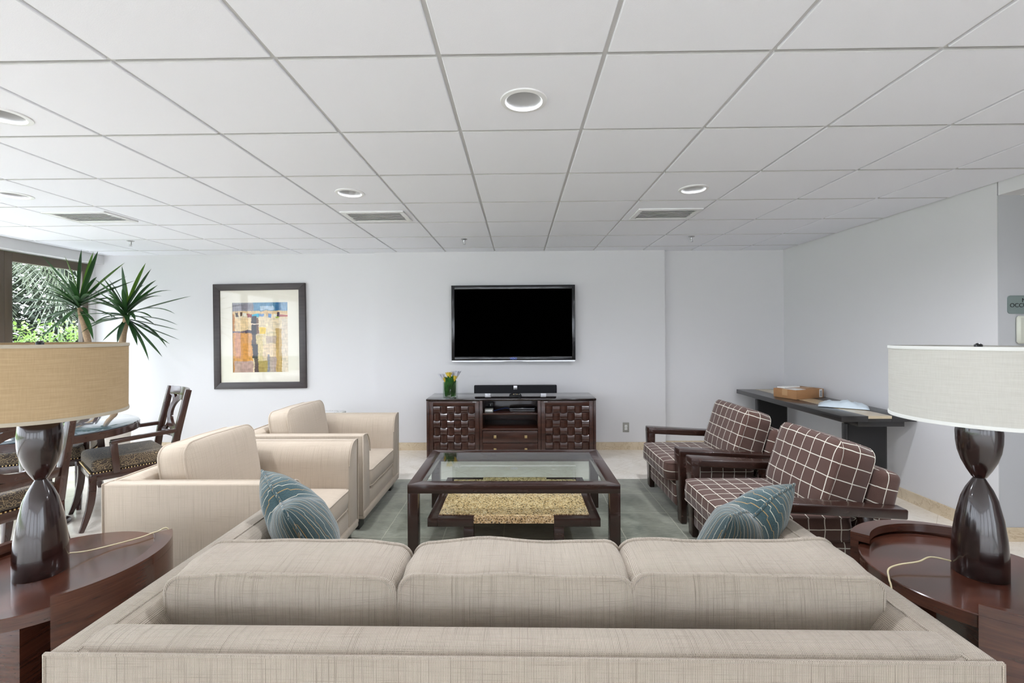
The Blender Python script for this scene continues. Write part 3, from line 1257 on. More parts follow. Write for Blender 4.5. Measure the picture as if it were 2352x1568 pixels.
m.box(-0.322, 0.302, 0.03, CD - 0.015, 0.528, 0.546)
m.build('shelf', M_CABWOOD, cb, 0.0015)
for sx, (dx0, dx1) in ((-1, (-0.925, -0.360)), (1, (0.340, 0.925))):
    d = MB()
    st, zl, zh = 0.045, 0.07, CH - 0.026
    d.box(dx0, dx0 + st, -0.004, 0.018, zl, zh).box(dx1 - st, dx1, -0.004, 0.018, zl, zh)
    d.box(dx0 + st, dx1 - st, -0.004, 0.018, zh - 0.05, zh).box(dx0 + st, dx1 - st, -0.004, 0.018, zl, zl + 0.065)
    d.box(dx0 + st, dx1 - st, 0.010, 0.018, zl + 0.065, zh - 0.05)
    door = d.build('door', M_CABWOOD, cb, 0.0015)
    w = MB()
    px0, px1 = dx0 + st + 0.002, dx1 - st - 0.002
    pz0, pz1 = zl + 0.067, zh - 0.052
    ncol = 6
    nrow = 6
    cw_, chh = (px1 - px0) / ncol, (pz1 - pz0) / nrow
    for i in range(ncol):
        for j in range(nrow):
            horiz = (i + j) % 2 == (0 if sx < 0 else 1)
            a0, a1 = px0 + i * cw_, px0 + (i + 1) * cw_
            b0, b1 = pz0 + j * chh, pz0 + (j + 1) * chh
            seg = 6
            rings = []
            for k in range(seg + 1):
                f = k / seg
                bulge = 0.010 - 0.017 * math.sin(PI * f)
                if horiz:
                    x = a0 + (a1 - a0) * f
                    rings.append([(x, bulge, b0 + 0.002), (x, bulge, b1 - 0.002), (x, 0.0105, b1 - 0.002), (x, 0.0105, b0 + 0.002)])
                else:
                    z = b0 + (b1 - b0) * f
                    rings.append([(a0 + 0.002, bulge, z), (a1 - 0.002, bulge, z), (a1 - 0.002, 0.0105, z), (a0 + 0.002, 0.0105, z)])
            w.rings(rings)
    w.build('woven_panel', M_CABWOOD, door, smooth=35)
    h = MB()
    hx = (dx1 - 0.05) if sx < 0 else (dx0 + 0.05)
    h.box(hx - 0.022, hx + 0.022, -0.012, -0.003, zh - 0.012, zh - 0.004)
    h.build('door_pull', M_STEEL, door)
for z0, z1 in ((0.218, 0.350), (0.070, 0.212)):
    d = MB()
    d.box(-0.318, 0.298, -0.002, 0.018, z0, z1)
    dr = d.build('drawer', M_CABWOOD, cb, 0.002)
    for kx in (-0.180, 0.166):
        k = MB()
        zc = (z0 + z1) / 2 + 0.005
        k.box(kx - 0.015, kx + 0.015, -0.022, -0.012, zc - 0.015, zc + 0.015).box(kx - 0.005, kx + 0.005, -0.013, 0.0, zc - 0.005, zc + 0.005)
        k.build('knob', M_BRASS, dr, 0.001)

# electronics on the shelf of the cabinet
def on_cab(x, y, z):
    return (cb.location.x + x, cb.location.y + y, z)


t_ = thing('network_box', 'small grey network box on the left of the cabinet shelf', 'electronics', on_cab(-0.255, 0.13, 0.547))
m = MB(); m.box(-0.048, 0.048, -0.05, 0.05, 0, 0.038); m.build('case', M_GREYPL, t_, 0.004)
m = MB(); m.box(-0.04, 0.04, -0.0515, -0.050, 0.012, 0.026); m.build('front_panel', M_WHITEPL, t_)
t_ = thing('cable_receiver', 'flat black cable receiver lying on the cabinet shelf', 'electronics', on_cab(0.13, 0.20, 0.547))
m = MB(); m.box(-0.15, 0.15, -0.1, 0.1, 0.004, 0.045); m.build('case', M_GLOSSBLK, t_, 0.006)
m = MB(); m.box(-0.14, 0.14, -0.1015, -0.1, 0.010, 0.014); m.build('trim_line', M_STEEL, t_)
t_ = thing('power_adapter', 'small black power adapter standing at the back of the cabinet shelf', 'electronics', on_cab(-0.25, 0.36, 0.547))
m = MB(); m.box(-0.03, 0.03, -0.02, 0.02, 0, 0.075); m.build('case', M_BLACK, t_, 0.004)
m = MB(); m.box(-0.006, 0.004, -0.0212, -0.02, 0.03, 0.055); m.build('status_light', M_WHITEPL, t_)
m = MB()
m.tube([on_cab(-0.20, 0.13, 0.556), on_cab(-0.14, 0.2, 0.560), on_cab(-0.06, 0.22, 0.575), on_cab(-0.01, 0.19, 0.565), on_cab(0.0, 0.22, 0.56)], 0.004, 8)
tag(m.build('network_cable', plain('blue_cable', (30, 60, 120), 0.4), smooth=60), 'blue network cable running across the cabinet shelf', 'cable')

# soundbar
sb = thing('soundbar', 'long black soundbar on silver feet standing on the media cabinet', 'soundbar', on_cab(0.05, 0.27, CH))
m = MB()
pr = [(-0.04, 0.004), (-0.035, 0.0), (0.035, 0.0), (0.04, 0.004), (0.04, 0.088), (0.035, 0.092), (-0.035, 0.092), (-0.042, 0.086), (-0.046, 0.045)]
m.prism(pr, 'x', -0.487, 0.487, Matrix.Translation((0, 0, 0.030)))
m.build('speaker_body', M_CLOTH, sb, 0.003)
m = MB(); m.box(-0.022, 0.022, -0.05, -0.03, 0.075, 0.121); m.build('badge', M_STEEL, sb, 0.002)
for x in (-0.325, 0.33):
    m = MB(); m.box(x - 0.035, x + 0.035, -0.045, 0.045, 0.0, 0.008).box(x - 0.03, x + 0.03, -0.035, 0.035, 0.008, 0.018).box(x - 0.035, x + 0.035, -0.045, 0.045, 0.018, 0.0295)
    m.build('foot', M_STEEL, sb, 0.001)

rm = thing('remote_control', 'black remote control lying end on before the soundbar', 'remote control', on_cab(0.05, 0.10, CH))
m = MB()
m.rings([[(x * s, y, 0.006 + z * 0.03) for x, z in ((-0.075, 0.35), (-0.06, 0.0), (-0.03, 0.16), (0.03, 0.16), (0.06, 0.0), (0.075, 0.35), (0.07, 0.8), (0.04, 1.0), (-0.04, 1.0), (-0.07, 0.8))] for y, s in ((-0.05, 0.9), (-0.045, 1.0), (0.06, 0.95), (0.11, 0.8), (0.115, 0.7))])
m.build('remote_body', M_BLACK, rm, smooth=60)
for k, (x, y, mt) in enumerate(((-0.02, 0.0, M_BRASS), (0.02, 0.0, M_BRASS), (0.0, 0.03, M_GREYPL), (0.045, 0.0, M_GREYPL))):
    m = MB(); m.lathe([(0.006, 0.0335), (0.006, 0.040), (0.004, 0.042)], 10, (x, y)); m.build('button', mt, rm, smooth=60)

# vase with tulips and proteas
random.seed(4)
vs = thing('flower_vase', 'square glass vase of yellow and grey flowers with wrapped leaves on the cabinet', 'vase', on_cab(-0.70, 0.12, CH))
m = MB()
a, h_, w_ = 0.076, 0.185, 0.006
for x0, x1, y0, y1 in ((-a, a, -a, -a + w_), (-a, a, a - w_, a), (-a, -a + w_, -a + w_, a - w_), (a - w_, a, -a + w_, a - w_)):
    m.box(x0, x1, y0, y1, 0.0, h_)
m.box(-a + w_, a - w_, -a + w_, a - w_, 0.0, 0.012)
m.build('glass_vase', mat_glass('vase_glass', (0.95, 0.98, 0.96), 1.2), vs)


def blade(m, base, tip, w, droop=0.0, n=7, fold=0.25, side=None):
    """a long pointed leaf with a folded midrib"""
    b, t = Vector(base), Vector(tip)
    d = t - b
    L = d.length
    sd = Vector(side) if side else d.cross(Vector((0, 0, 1)))
    if sd.length < 1e-4:
        sd = Vector((1, 0, 0))
    sd.normalize()
    up = sd.cross(d).normalized()
    rows = []
    for i in range(n + 1):
        f = i / n
        c = b + d * f + Vector((0, 0, droop * L * (f - f * f) * 4 * 0.25 if droop else 0)) + up * 0.0
        ww = w * (0.45 + 1.1 * f) * (1 - f ** 3.0) if f < 1 else 0.0005
        rows.append((c - sd * ww / 2 + up * ww * fold, c, c + sd * ww / 2 + up * ww * fold))
    vv = [[m.bm.verts.new(p) for p in r_] for r_ in rows]
    fs = []
    for A, B in zip(vv[:-1], vv[1:]):
        for k in (0, 1):
            fs.append(m.bm.faces.new((A[k], A[k + 1], B[k + 1], B[k])))
    m._mark(fs)


m = MB()
for k in range(16):
    a0 = 2 * PI * k / 16
    x, y = 0.05 * math.cos(a0), 0.05 * math.sin(a0)
    tw = 0.9
    x2, y2 = 0.052 * math.cos(a0 + tw), 0.052 * math.sin(a0 + tw)
    blade(m, (x, y, 0.016), (x2 * 1.1, y2 * 1.1, 0.14 + 0.10 * random.random()), 0.055, 0, 6, 0.15)
for k in range(9):
    a0 = 2 * PI * k / 9 + 0.3
    blade(m, (0.02 * math.cos(a0), 0.02 * math.sin(a0), 0.10), (0.085 * math.cos(a0), 0.06 * math.sin(a0), 0.235 + 0.03 * random.random()), 0.062, 0, 6, 0.2)
m.build('leaves', mat_leaf('tulip_leaf', (24, 70, 30), (60, 120, 50), 0.35, 20), vs, smooth=60)
M_YEL = plain('yellow_petal', (206, 178, 60), 0.6)
M_GRYP = plain('grey_white_petal', (196, 196, 204), 0.6)
for cx_, cy_, cz_, mt, rr_ in ((-0.01, -0.03, 0.205, M_YEL, 0.046), (0.05, -0.02, 0.19, M_YEL, 0.034), (-0.06, -0.01, 0.18, M_YEL, 0.03), (-0.085, -0.01, 0.19, M_GRYP, 0.044), (0.070, -0.01, 0.215, M_GRYP, 0.048), (0.03, 0.03, 0.225, M_GRYP, 0.04)):
    m = MB()
    for lay in range(2):
        for k in range(7):
            a0 = 2 * PI * k / 7 + lay * 0.4
            o_ = rr_ * (0.45 + 0.5 * lay)
            blade(m, (cx_ + 0.006 * math.cos(a0), cy_ + 0.006 * math.sin(a0), cz_), (cx_ + o_ * math.cos(a0) + cx_ * 0.25, cy_ + o_ * math.sin(a0), cz_ + rr_ * 2.0), rr_ * 0.8, 0, 5, 0.3)
    m.build('flower', mt, vs, smooth=60)

# ------------------------------------------------------------------ television
tv = thing('television', 'wide flat television with a black screen hung on the white wall', 'television', (-0.064, 5.55, 1.58))
TW, TH_ = 0.760, 0.4615
TY = -0.08
m = MB()
m.box(-TW + 0.002, TW - 0.002, TY + 0.022, -0.012, -TH_ + 0.002, TH_ - 0.004).box(-0.3, 0.3, -0.012, -0.0005, -0.25, 0.25)
m.build('rear_housing', M_BLACK, tv, 0.006)
m = MB()
bz, bt, bb = 0.039, 0.048, 0.045
m.box(-TW, -TW + bz, TY, TY + 0.024, -TH_, TH_).box(TW - bz, TW, TY, TY + 0.024, -TH_, TH_)
m.box(-TW + bz, TW - bz, TY, TY + 0.024, TH_ - bt, TH_).box(-TW + bz, TW - bz, TY, TY + 0.024, -TH_, -TH_ + bb)
m.build('bezel', M_GLOSSBLK, tv, 0.002)
m = MB(); m.box(-TW + bz, TW - bz, TY + 0.005, TY + 0.02, -TH_ + bb, TH_ - bt); m.build('screen', M_SCREEN, tv)
m = MB(); m.prism([(-TW, -TH_), (TW, -TH_), (TW - 0.01, -TH_ - 0.016), (0.13, -TH_ - 0.016), (0.10, -TH_ - 0.010), (-0.10, -TH_ - 0.010), (-0.13, -TH_ - 0.016), (-TW + 0.01, -TH_ - 0.016)], 'y', TY - 0.001, TY + 0.022)
m.build('lower_trim', M_STEEL, tv)
text_mesh('VIZIO', 0.034, 0.0006, M_BLUEINK, 'logo', tv, Matrix.Translation((0.0, TY - 0.0025, -TH_ + 0.012)) @ Matrix.Rotation(R(90), 4, 'X'))
m = MB(); m.tube([(0.15, TY + 0.02, -TH_ - 0.012), (0.165, TY + 0.03, -TH_ - 0.03), (0.185, TY + 0.035, -TH_ - 0.05)], 0.002, 6)
m.build('hanging_wire', M_WHITEPL, tv, smooth=60)

# ------------------------------------------------------------------ framed art
art = thing('framed_art', 'abstract tan and blue print in a wide dark frame on the left wall', 'picture', (-3.262, 5.60, 1.433), 0)
art.rotation_euler = (0, R(-0.45), 0)
AW, AH, FW = 0.585, 0.662, 0.082
m = MB()
for sx in (-1, 1):
    m.prism([(sx * AW, -AH), (sx * AW, AH), (sx * (AW - FW), AH - FW), (sx * (AW - FW), -AH + FW)], 'y', -0.035, -0.002)
for sy in (-1, 1):
    m.prism([(-AW, sy * AH), (AW, sy * AH), (AW - FW, sy * (AH - FW)), (-AW + FW, sy * (AH - FW))], 'y', -0.035, -0.002)
m.build('frame', M_FRAME, art, 0.003)
PW, PZ0, PZ1 = 0.353, -0.455, 0.425
m = MB()
for a0, a1, b0, b1 in ((-AW + FW, -PW, -AH + FW, AH - FW), (PW, AW - FW, -AH + FW, AH - FW), (-PW, PW, PZ1, AH - FW), (-PW, PW, -AH + FW, PZ0)):
    m.box(a0, a1, -0.016, -0.010, b0, b1)
m.build('mount', M_MAT, art)
random.seed(11)
NXA, NZA = 150, 190
rects = [  # u0,u1,v0,v1 (v from the top), colour
    (0, 1, 0, .15, (150, 150, 156)), (0, .38, .02, .12, (138, 134, 142)), (.38, 1, 0, .14, (96, 140, 170)), (.5, .76, .05, .11, (170, 190, 206)),
    (.78, .87, 0, .12, (60, 110, 150)), (.87, 1, 0, .13, (130, 160, 186)), (0, 1, .12, .17, (214, 184, 140)), (0, 1, .21, .42, (222, 204, 172)),
    (0, .36, .22, .42, (224, 196, 152)), (0, .04, .16, 1, (190, 130, 66)), (.06, .10, .14, .20, (70, 56, 54)), (.13, .17, .14, .20, (96, 70, 56)), (.18, .25, .155, .20, (226, 220, 206)),
    (.26, .35, .16, .21, (140, 58, 58)), (.35, .48, .165, .21, (40, 170, 200)), (.48, .56, .16, .20, (110, 140, 180)), (.60, .64, .15, .20, (214, 176, 130)),
    (.64, .70, .165, .22, (96, 136, 184)), (.74, .80, .165, .21, (224, 220, 204)), (.80, .85, .14, .215, (62, 46, 66)), (.85, 1, .18, .21, (170, 90, 84)), (.78, .84, .205, .225, (160, 176, 70)),
    (0, .36, .42, .86, (208, 152, 92)), (.04, .14, .42, .8, (196, 140, 108)), (.18, .36, .58, .84, (206, 146, 74)), (.02, .36, .84, 1, (182, 152, 140)), (.0, .34, .405, .43, (120, 104, 112)), (.22, .36, .40, .44, (84, 74, 84)),
    (.48, 1, .42, .60, (218, 202, 166)), (.40, .54, .47, .98, (206, 186, 136)), (.48, .60, .36, .45, (226, 190, 70)), (.60, .78, .48, .59, (190, 170, 152)), (.55, .78, .60, .80, (220, 196, 164)),
    (.78, .88, .38, 1, (190, 158, 100)), (.88, 1, .24, 1, (218, 204, 184)), (.60, .78, .78, 1, (178, 160, 150)), (.46, .64, .84, 1, (166, 144, 84)), (.62, .66, .74, 1, (140, 136, 144)),
    (.34, .43, .19, .46, (52, 46, 52)), (.43, .47, .22, .45, (110, 78, 60)), (.34, .42, .46, .62, (84, 72, 68)), (.35, .45, .60, .80, (56, 50, 54)), (.38, .46, .80, 1, (92, 76, 72)), (.34, .47, .295, .31, (222, 200, 180))]
bm = bmesh.new()
cl = bm.loops.layers.color.new('paint')
grid = [[bm.verts.new((-PW + 2 * PW * i / NXA, -0.008, PZ1 + (PZ0 - PZ1) * j / NZA)) for j in range(NZA + 1)] for i in range(NXA + 1)]
paint = {}
for i in range(NXA + 1):
    for j in range(NZA + 1):
        u, v = i / NXA, j / NZA
        q = Vector((u * 9, v * 9, 0))
        u2 = u + mnoise.noise(q) * 0.016 + mnoise.noise(q * 5) * 0.008
        v2 = v + mnoise.noise(q + Vector((5, 5, 5))) * 0.014 + mnoise.noise(q * 5 + Vector((3, 0, 1))) * 0.006
        u2, v2 = min(max(u2, 0), 0.999), min(max(v2, 0), 0.999)
        c = (214, 194, 160)
        for a0, a1, b0, b1, cc in rects:
            if a0 <= u2 < a1 and b0 <= v2 < b1:
                c = cc
        k = 1 + 0.12 * mnoise.noise(Vector((u * 60, v * 14, 2))) + 0.10 * mnoise.noise(Vector((u * 12, v * 40, 7))) + random.uniform(-.03, .03)
        paint[(i, j)] = tuple(max(0, min(1, x / 255 * k)) for x in c) + (1,)
for i in range(NXA):
    for j in range(NZA):
        ids = ((i, j), (i + 1, j), (i + 1, j + 1), (i, j + 1))
        f = bm.faces.new([grid[a][b] for a, b in ids])
        for lp, ij in zip(f.loops, ids):
            lp[cl] = paint[ij]
me = bpy.data.meshes.new('print')
bm.to_mesh(me)
bm.free()
t = NT('painted_print')
at_ = t.n('VertexColor', layer_name='paint')
t.base(at_.outputs[0], 0.7, 0.2)
link(me, 'print', t.m, art)
m = MB(); m.box(-AW + FW - 0.003, AW - FW + 0.003, -0.021, -0.018, -AH + FW - 0.003, AH - FW + 0.003)
m.build('picture_glass', mat_glass('picture_glass', (1, 1, 1), 0.9), art)

# ------------------------------------------------------------------ wall plates
ol = thing('wall_outlet', 'grey wall outlet plate low on the wall right of the media cabinet', 'outlet', at_y(1437.5, 981, YB - 0.05))
m = MB(); m.box(-0.039, 0.039, -0.006, 0.0, -0.06, 0.06); m.build('cover_plate', M_GREYPL, ol, 0.002)
for z in (-0.017, 0.017):
    m = MB(); m.box(-0.016, 0.016, -0.008, -0.005, z - 0.015, z + 0.015)
    so = m.build('socket', M_WHITEPL, ol, 0.002)
    m = MB(); m.box(-0.008, -0.0055, -0.0088, -0.0078, z, z + 0.008).box(0.0055, 0.008, -0.0088, -0.0078, z, z + 0.008).box(-0.0025, 0.0025, -0.0088, -0.0078, z - 0.010, z - 0.005)
    m.build('slots', M_INK, so)

sg = thing('occupancy_sign', 'grey green plate with black capitals on the alcove wall at right', 'sign', at_y(2313, 699.5, 3.12))
SGW, SGH = 0.272, 0.0625
m = MB()
pts = []
rad = 0.02
for cx_, cz_, a0 in ((rad, -SGH + rad, PI), (SGW - rad, -SGH + rad, 1.5 * PI), (SGW - rad, SGH - rad, 0), (rad, SGH - rad, PI / 2)):
    for k in range(6):
        a = a0 + PI / 2 * k / 5
        pts.append((cx_ + rad * math.cos(a), cz_ + rad * math.sin(a)))
m.prism(pts, 'y', -0.006, 0.0)
m.build('plate', M_SIGN, sg)
RX = Matrix.Rotation(R(90), 4, 'X')
text_mesh('MAX', 0.040, 0.0005, M_INK, 'lettering', sg, Matrix.Translation((SGW / 2, -0.0066, 0.016)) @ RX)
text_mesh('OCCUPANCY', 0.040, 0.0005, M_INK, 'lettering', sg, Matrix.Translation((SGW / 2, -0.0066, -0.018)) @ RX)

sw_ = thing('light_switch', 'pale rocker light switch under the sign on the alcove wall', 'switch', at_y(2330, 757, 3.12))
m = MB(); m.box(0.0, 0.13, -0.03, 0.0, -0.095, 0.095); m.build('cover_plate', M_SWITCH, sw_, 0.012, 1)
m = MB(); m.box(0.035, 0.10, -0.036, -0.029, -0.07, 0.07); m.build('rocker', M_WHITEPL, sw_, 0.003)

# ------------------------------------------------------------------ white box behind the far armchair
wb = thing('air_purifier', 'low white box with a perforated top behind the farther beige armchair', 'air purifier', (-2.16, 4.93, 0))
m = MB(); m.box(-0.19, 0.19, -0.14, 0.14, 0.0, 0.585); m.build('housing', M_WHITEPL, wb, 0.015, 3)
m = MB(); m.box(-0.165, 0.165, -0.115, 0.115, 0.585, 0.588); m.build('top_grille', M_TRIMRING, wb, 0.001)
m = MB()
for k in range(26):
    a = 2 * PI * k / 26
    m.lathe([(0.004, 0.588), (0.004, 0.5895)], 8, (0.145 * math.cos(a), 0.095 * math.sin(a)))
m.build('grille_holes', M_GREYPL, wb)

# ------------------------------------------------------------------ console table and parcels
cs = thing('console_table', 'black console table with a stone inlay strip along the right wall', 'console table', (0, 0, 0))
CX0, CX1, CY0, CY1, CZ = 2.68, 3.297, 3.745, 5.53, 0.745
m = MB(); m.box(CX0, 2.90, CY0, CY1, CZ - 0.048, CZ).box(3.095, CX1, CY0, CY1, CZ - 0.048, CZ).box(2.90, 3.095, CY0 + 0.002, CY1 - 0.002, CZ - 0.048, CZ - 0.022)
m.build('table_top', M_BLACKWOOD, cs, 0.0015)
m = MB(); m.box(2.901, 3.094, CY0, CY1, CZ - 0.022, CZ + 0.0005); m.build('stone_inlay', M_STONE, cs)
m = MB(); m.box(2.85, 3.235, CY0 + 0.045, CY1 - 0.045, CZ - 0.098, CZ - 0.048); m.build('under_apron', M_BLACKWOOD, cs, 0.002)
for y in (3.90, 5.33):
    m = MB(); m.box(2.83, 3.18, y, y + 0.055, 0, CZ - 0.098); ped = m.build('pedestal', M_BLACKWOOD, cs, 0.002)
    m = MB(); m.box(2.845, 3.165, y - 0.004, y, 0.02, CZ - 0.10); m.build('pedestal_panel', M_BLACKTEX, ped)

A_, B_, C_ = at_z(1792.6, 911, CZ), at_z(1829.4, 918, CZ), at_z(1927, 909.5, CZ)
ux_, uy_ = (C_ - B_), (A_ - B_)
bx = thing('cardboard_box', 'flat brown cardboard parcel with white labels on the console table', 'box', (B_.x, B_.y, CZ + 0.001), math.atan2(ux_.y, ux_.x))
BLX = min(ux_.length, 0.42)
BLY = 0.26
BHZ = 0.094
m = MB(); m.box(0, BLX, 0, BLY, 0, BHZ); m.build('carton', M_CARD, bx, 0.003)
m = MB(); m.box(-0.0008, 0, 0.10, 0.16, 0.03, BHZ).box(-0.0008, BLX + 0.0008, 0.10, 0.16, BHZ, BHZ + 0.0008); m.build('packing_tape', M_TAPE, bx)
m = MB(); m.box(0.02, 0.17, 0.02, 0.14, BHZ + 0.0008, BHZ + 0.002).box(BLX - 0.07, BLX - 0.025, -0.0012, 0, 0.006, BHZ - 0.004); m.build('shipping_label', M_PAPER, bx)
m = MB()
for k in range(7):
    m.box(BLX - 0.062, BLX - 0.032, -0.0018, -0.0012, 0.016 + k * 0.009, 0.021 + k * 0.009)
m.build('barcode', M_INK, bx)
m = MB(); m.box(0.04, 0.28, 0.16, 0.25, BHZ + 0.001, BHZ + 0.016)
tag(m.build('flat_envelope', M_PAPER, bevel=0.004), 'flat white envelope lying on top of the brown parcel', 'envelope')
bpy.data.objects['flat_envelope'].matrix_world = Matrix.Translation(bx.location) @ Matrix.Rotation(bx.rotation_euler.z, 4, 'Z')

# soft plastic mailer
bm = bmesh.new()
NX_, NY_ = 22, 14
ctr = at_z(1938, 925, CZ)
gt, gb = [], []
for i in range(NX_ + 1):
    rt, rb = [], []
    for j in range(NY_ + 1):
        u, v = -1 + 2 * i / NX_, -1 + 2 * j / NY_
        d = (max(0, 1 - abs(u) ** 2.4) * max(0, 1 - abs(v) ** 2.4)) ** 0.6
        x, y = u * 0.19, v * 0.115
        nz = mnoise.noise(Vector((x * 14, y * 22, 3))) * 0.03 + mnoise.noise(Vector((x * 40, y * 30, 9))) * 0.010
        rt.append(bm.verts.new((x, y, 0.006 + d * (0.046 + nz))))
        rb.append(bm.verts.new((x, y, 0.0 + (1 - d) * 0.005)))
    gt.append(rt); gb.append(rb)
for i in range(NX_):
    for j in range(NY_):
        bm.faces.new((gt[i][j], gt[i + 1][j], gt[i + 1][j + 1], gt[i][j + 1]))
        bm.faces.new((gb[i][j], gb[i][j + 1], gb[i + 1][j + 1], gb[i + 1][j]))
for i in range(NX_):
    bm.faces.new((gb[i][0], gb[i + 1][0], gt[i + 1][0], gt[i][0])); bm.faces.new((gt[i][NY_], gt[i + 1][NY_], gb[i + 1][NY_], gb[i][NY_]))
for j in range(NY_):
    bm.faces.new((gt[0][j], gt[0][j + 1], gb[0][j + 1], gb[0][j])); bm.faces.new((gb[NX_][j], gb[NX_][j + 1], gt[NX_][j + 1], gt[NX_][j]))
bmesh.ops.recalc_face_normals(bm, faces=bm.faces)
me = bpy.data.meshes.new('mailer_bag'); bm.to_mesh(me); bm.free(); me.shade_smooth()
o = tag(link(me, 'mailer_bag', M_MAILER), 'crumpled pale plastic mailer bag beside the brown parcel on the console', 'parcel')
shift(o, (3.02, 4.20, CZ + 0.001), (0, 0, R(-35)))

# ------------------------------------------------------------------ end tables and lamps
def make_end_table():
    root = thing('end_table', '', 'end table')
    m = MB()
    m.lathe([(0.325, 0.508), (0.333, 0.512), (0.333, 0.552), (0.330, 0.555)], 64)
    m.build('table_top', M_MAHOG, root, smooth=40)
    for q in (0, PI):
        m = MB()
        n = 28
        a0, a1 = R(-45), R(45)
        wide, narrow = 0.064, 0.012
        # upright curved board
        rings = []
        for k in range(n + 1):
            a = a0 + (a1 - a0) * k / n + q
            ro, ri = 0.362, 0.362 - (narrow + (0.028 - narrow) * k / n)
            c, s = math.cos(a), math.sin(a)
            rings.append([(ri * c, ri * s, 0.0), (ro * c, ro * s, 0.0), (ro * c, ro * s, 0.566), (ri * c, ri * s, 0.566)])
        m.rings(rings)
        # crescent cap that widens towards one end
        rings = []
        for k in range(n + 1):
            f = k / n
            a = a0 + (a1 - a0) * f + q
            ro, ri = 0.362, 0.362 - (narrow + (wide - narrow) * f ** 0.8)
            c, s = math.cos(a), math.sin(a)
            rings.append([(ri * c, ri * s, 0.5665), (ro * c, ro * s, 0.5665), (ro * c, ro * s, 0.600), (ri * c, ri * s, 0.600)])
        m.rings(rings)
        m.build('side_panel', M_MAHOG, root, smooth=35)
    m = MB()
    m.box(-0.26, 0.01, -0.13, 0.13, 0.03, 0.508)
    m.build('pedestal', M_MAHOG, root, 0.003)
    m = MB()
    m.lathe([(0.30, 0.0), (0.30, 0.026), (0.296, 0.03)], 48)
    m.build('base_plate', M_MAHOG, root, smooth=40)
    return root


et = make_end_table()
tag(et, 'round dark wood end table with curved side panels left of the sofa', 'end table', 'curved end tables beside the sofa')
shift(et, (-1.785, 1.685, 0), (0, 0, R(0)))
et2 = copy_tree(et)
tag(et2, 'round dark wood end table with curved side panels right of the sofa', 'end table', 'curved end tables beside the sofa')
shift(et2, (1.672, 1.672, 0), (0, 0, R(92)))


def make_lamp(name, label, loc, phi, shade_top, mshade, mtrim, cord, tilt):
    root = thing(name, label, 'lamp', (loc[0], loc[1], 0.555), 0, 'table lamps on the end tables')
    kx = ky = 0.0765 / 0.111
    prof = [(0.110, 0.0), (0.112, 0.003), (0.112, 0.075), (0.1055, 0.143), (0.0925, 0.211), (0.072, 0.279), (0.054, 0.313), (0.027, 0.349), (0.024, 0.353)]
    m = MB()
    m.lathe(prof, 48, (0, 0), kx, ky, phi)
    m.build('lower_body', M_LAMPWOOD, root, smooth=50)
    prof = [(0.024, 0.353), (0.031, 0.358), (0.050, 0.383), (0.071, 0.416), (0.0855, 0.452), (0.0915, 0.486), (0.093, 0.52), (0.088, 0.56), (0.07, 0.585), (0.03, 0.60)]
    m = MB()
    m.lathe(prof, 48, (0, 0), kx, ky, phi)
    m.build('upper_body', M_LAMPWOOD, root, smooth=50)
    zt = shade_top - 0.555
    m = MB()
    m.lathe([(0.010, 0.60), (0.010, zt - 0.06), (0.016, zt - 0.055), (0.016, zt - 0.02)], 12)
    m.lathe([(0.012, zt - 0.012), (0.012, zt + 0.006), (0.004, zt + 0.012)], 12)
    for k in range(3):
        a = 2 * PI * k / 3 + 0.5
        m.tube([(0, 0, zt - 0.012), (0.25 * math.cos(a), 0.25 * math.sin(a), zt - 0.012)], 0.003, 6)
    m.build('shade_holder', M_BLACK, root, smooth=60)
    # drum shade, double walled
    H, r_ = 0.269, 0.254
    n = 96
    bm = bmesh.new()
    rows = [(r_, 0), (r_, H), (r_ - 0.004, H), (r_ - 0.004, 0)]
    vv = [[bm.verts.new((rr_ * math.cos(2 * PI * i / n), rr_ * math.sin(2 * PI * i / n), z)) for i in range(n)] for rr_, z in rows]
    ul = bm.loops.layers.uv.new('UVMap')
    for a in range(4):
        b = (a + 1) % 4
        for i in range(n):
            j = (i + 1) % n
            f = bm.faces.new((vv[a][i], vv[a][j], vv[b][j], vv[b][i]))
            for lp, (ii, row) in zip(f.loops, ((i, a), (i + 1, a), (i + 1, b), (i, b))):
                lp[ul].uv = (2 * PI * r_ * ii / n, rows[row][1])
    bmesh.ops.recalc_face_normals(bm, faces=bm.faces)
    me = bpy.data.meshes.new('lamp_shade'); bm.to_mesh(me); bm.free()
    me.shade_smooth(); me.set_sharp_from_angle(angle=R(40))
    sh = link(me, 'lamp_shade', mshade, root)
    shift(sh, (0, 0, zt - H), tilt)
    for z0, z1 in ((-0.001, 0.012), (H - 0.011, H + 0.001)):
        m = MB()
        m.lathe([(r_ - 0.005, z0), (r_ + 0.0022, z0), (r_ + 0.003, (z0 + z1) / 2), (r_ + 0.0022, z1), (r_ - 0.005, z1)], n, cap=False)
        m.build('shade_trim', mtrim, sh, smooth=50)
    m = MB()
    m.tube(smooth_path([Vector(p) - Vector((loc[0], loc[1], 0.555)) for p in cord]), 0.003, 8)
    m.build('cord', M_CORD, root, smooth=60)
    return root


def up_(pts):
    return [Vector(p) for p in pts]


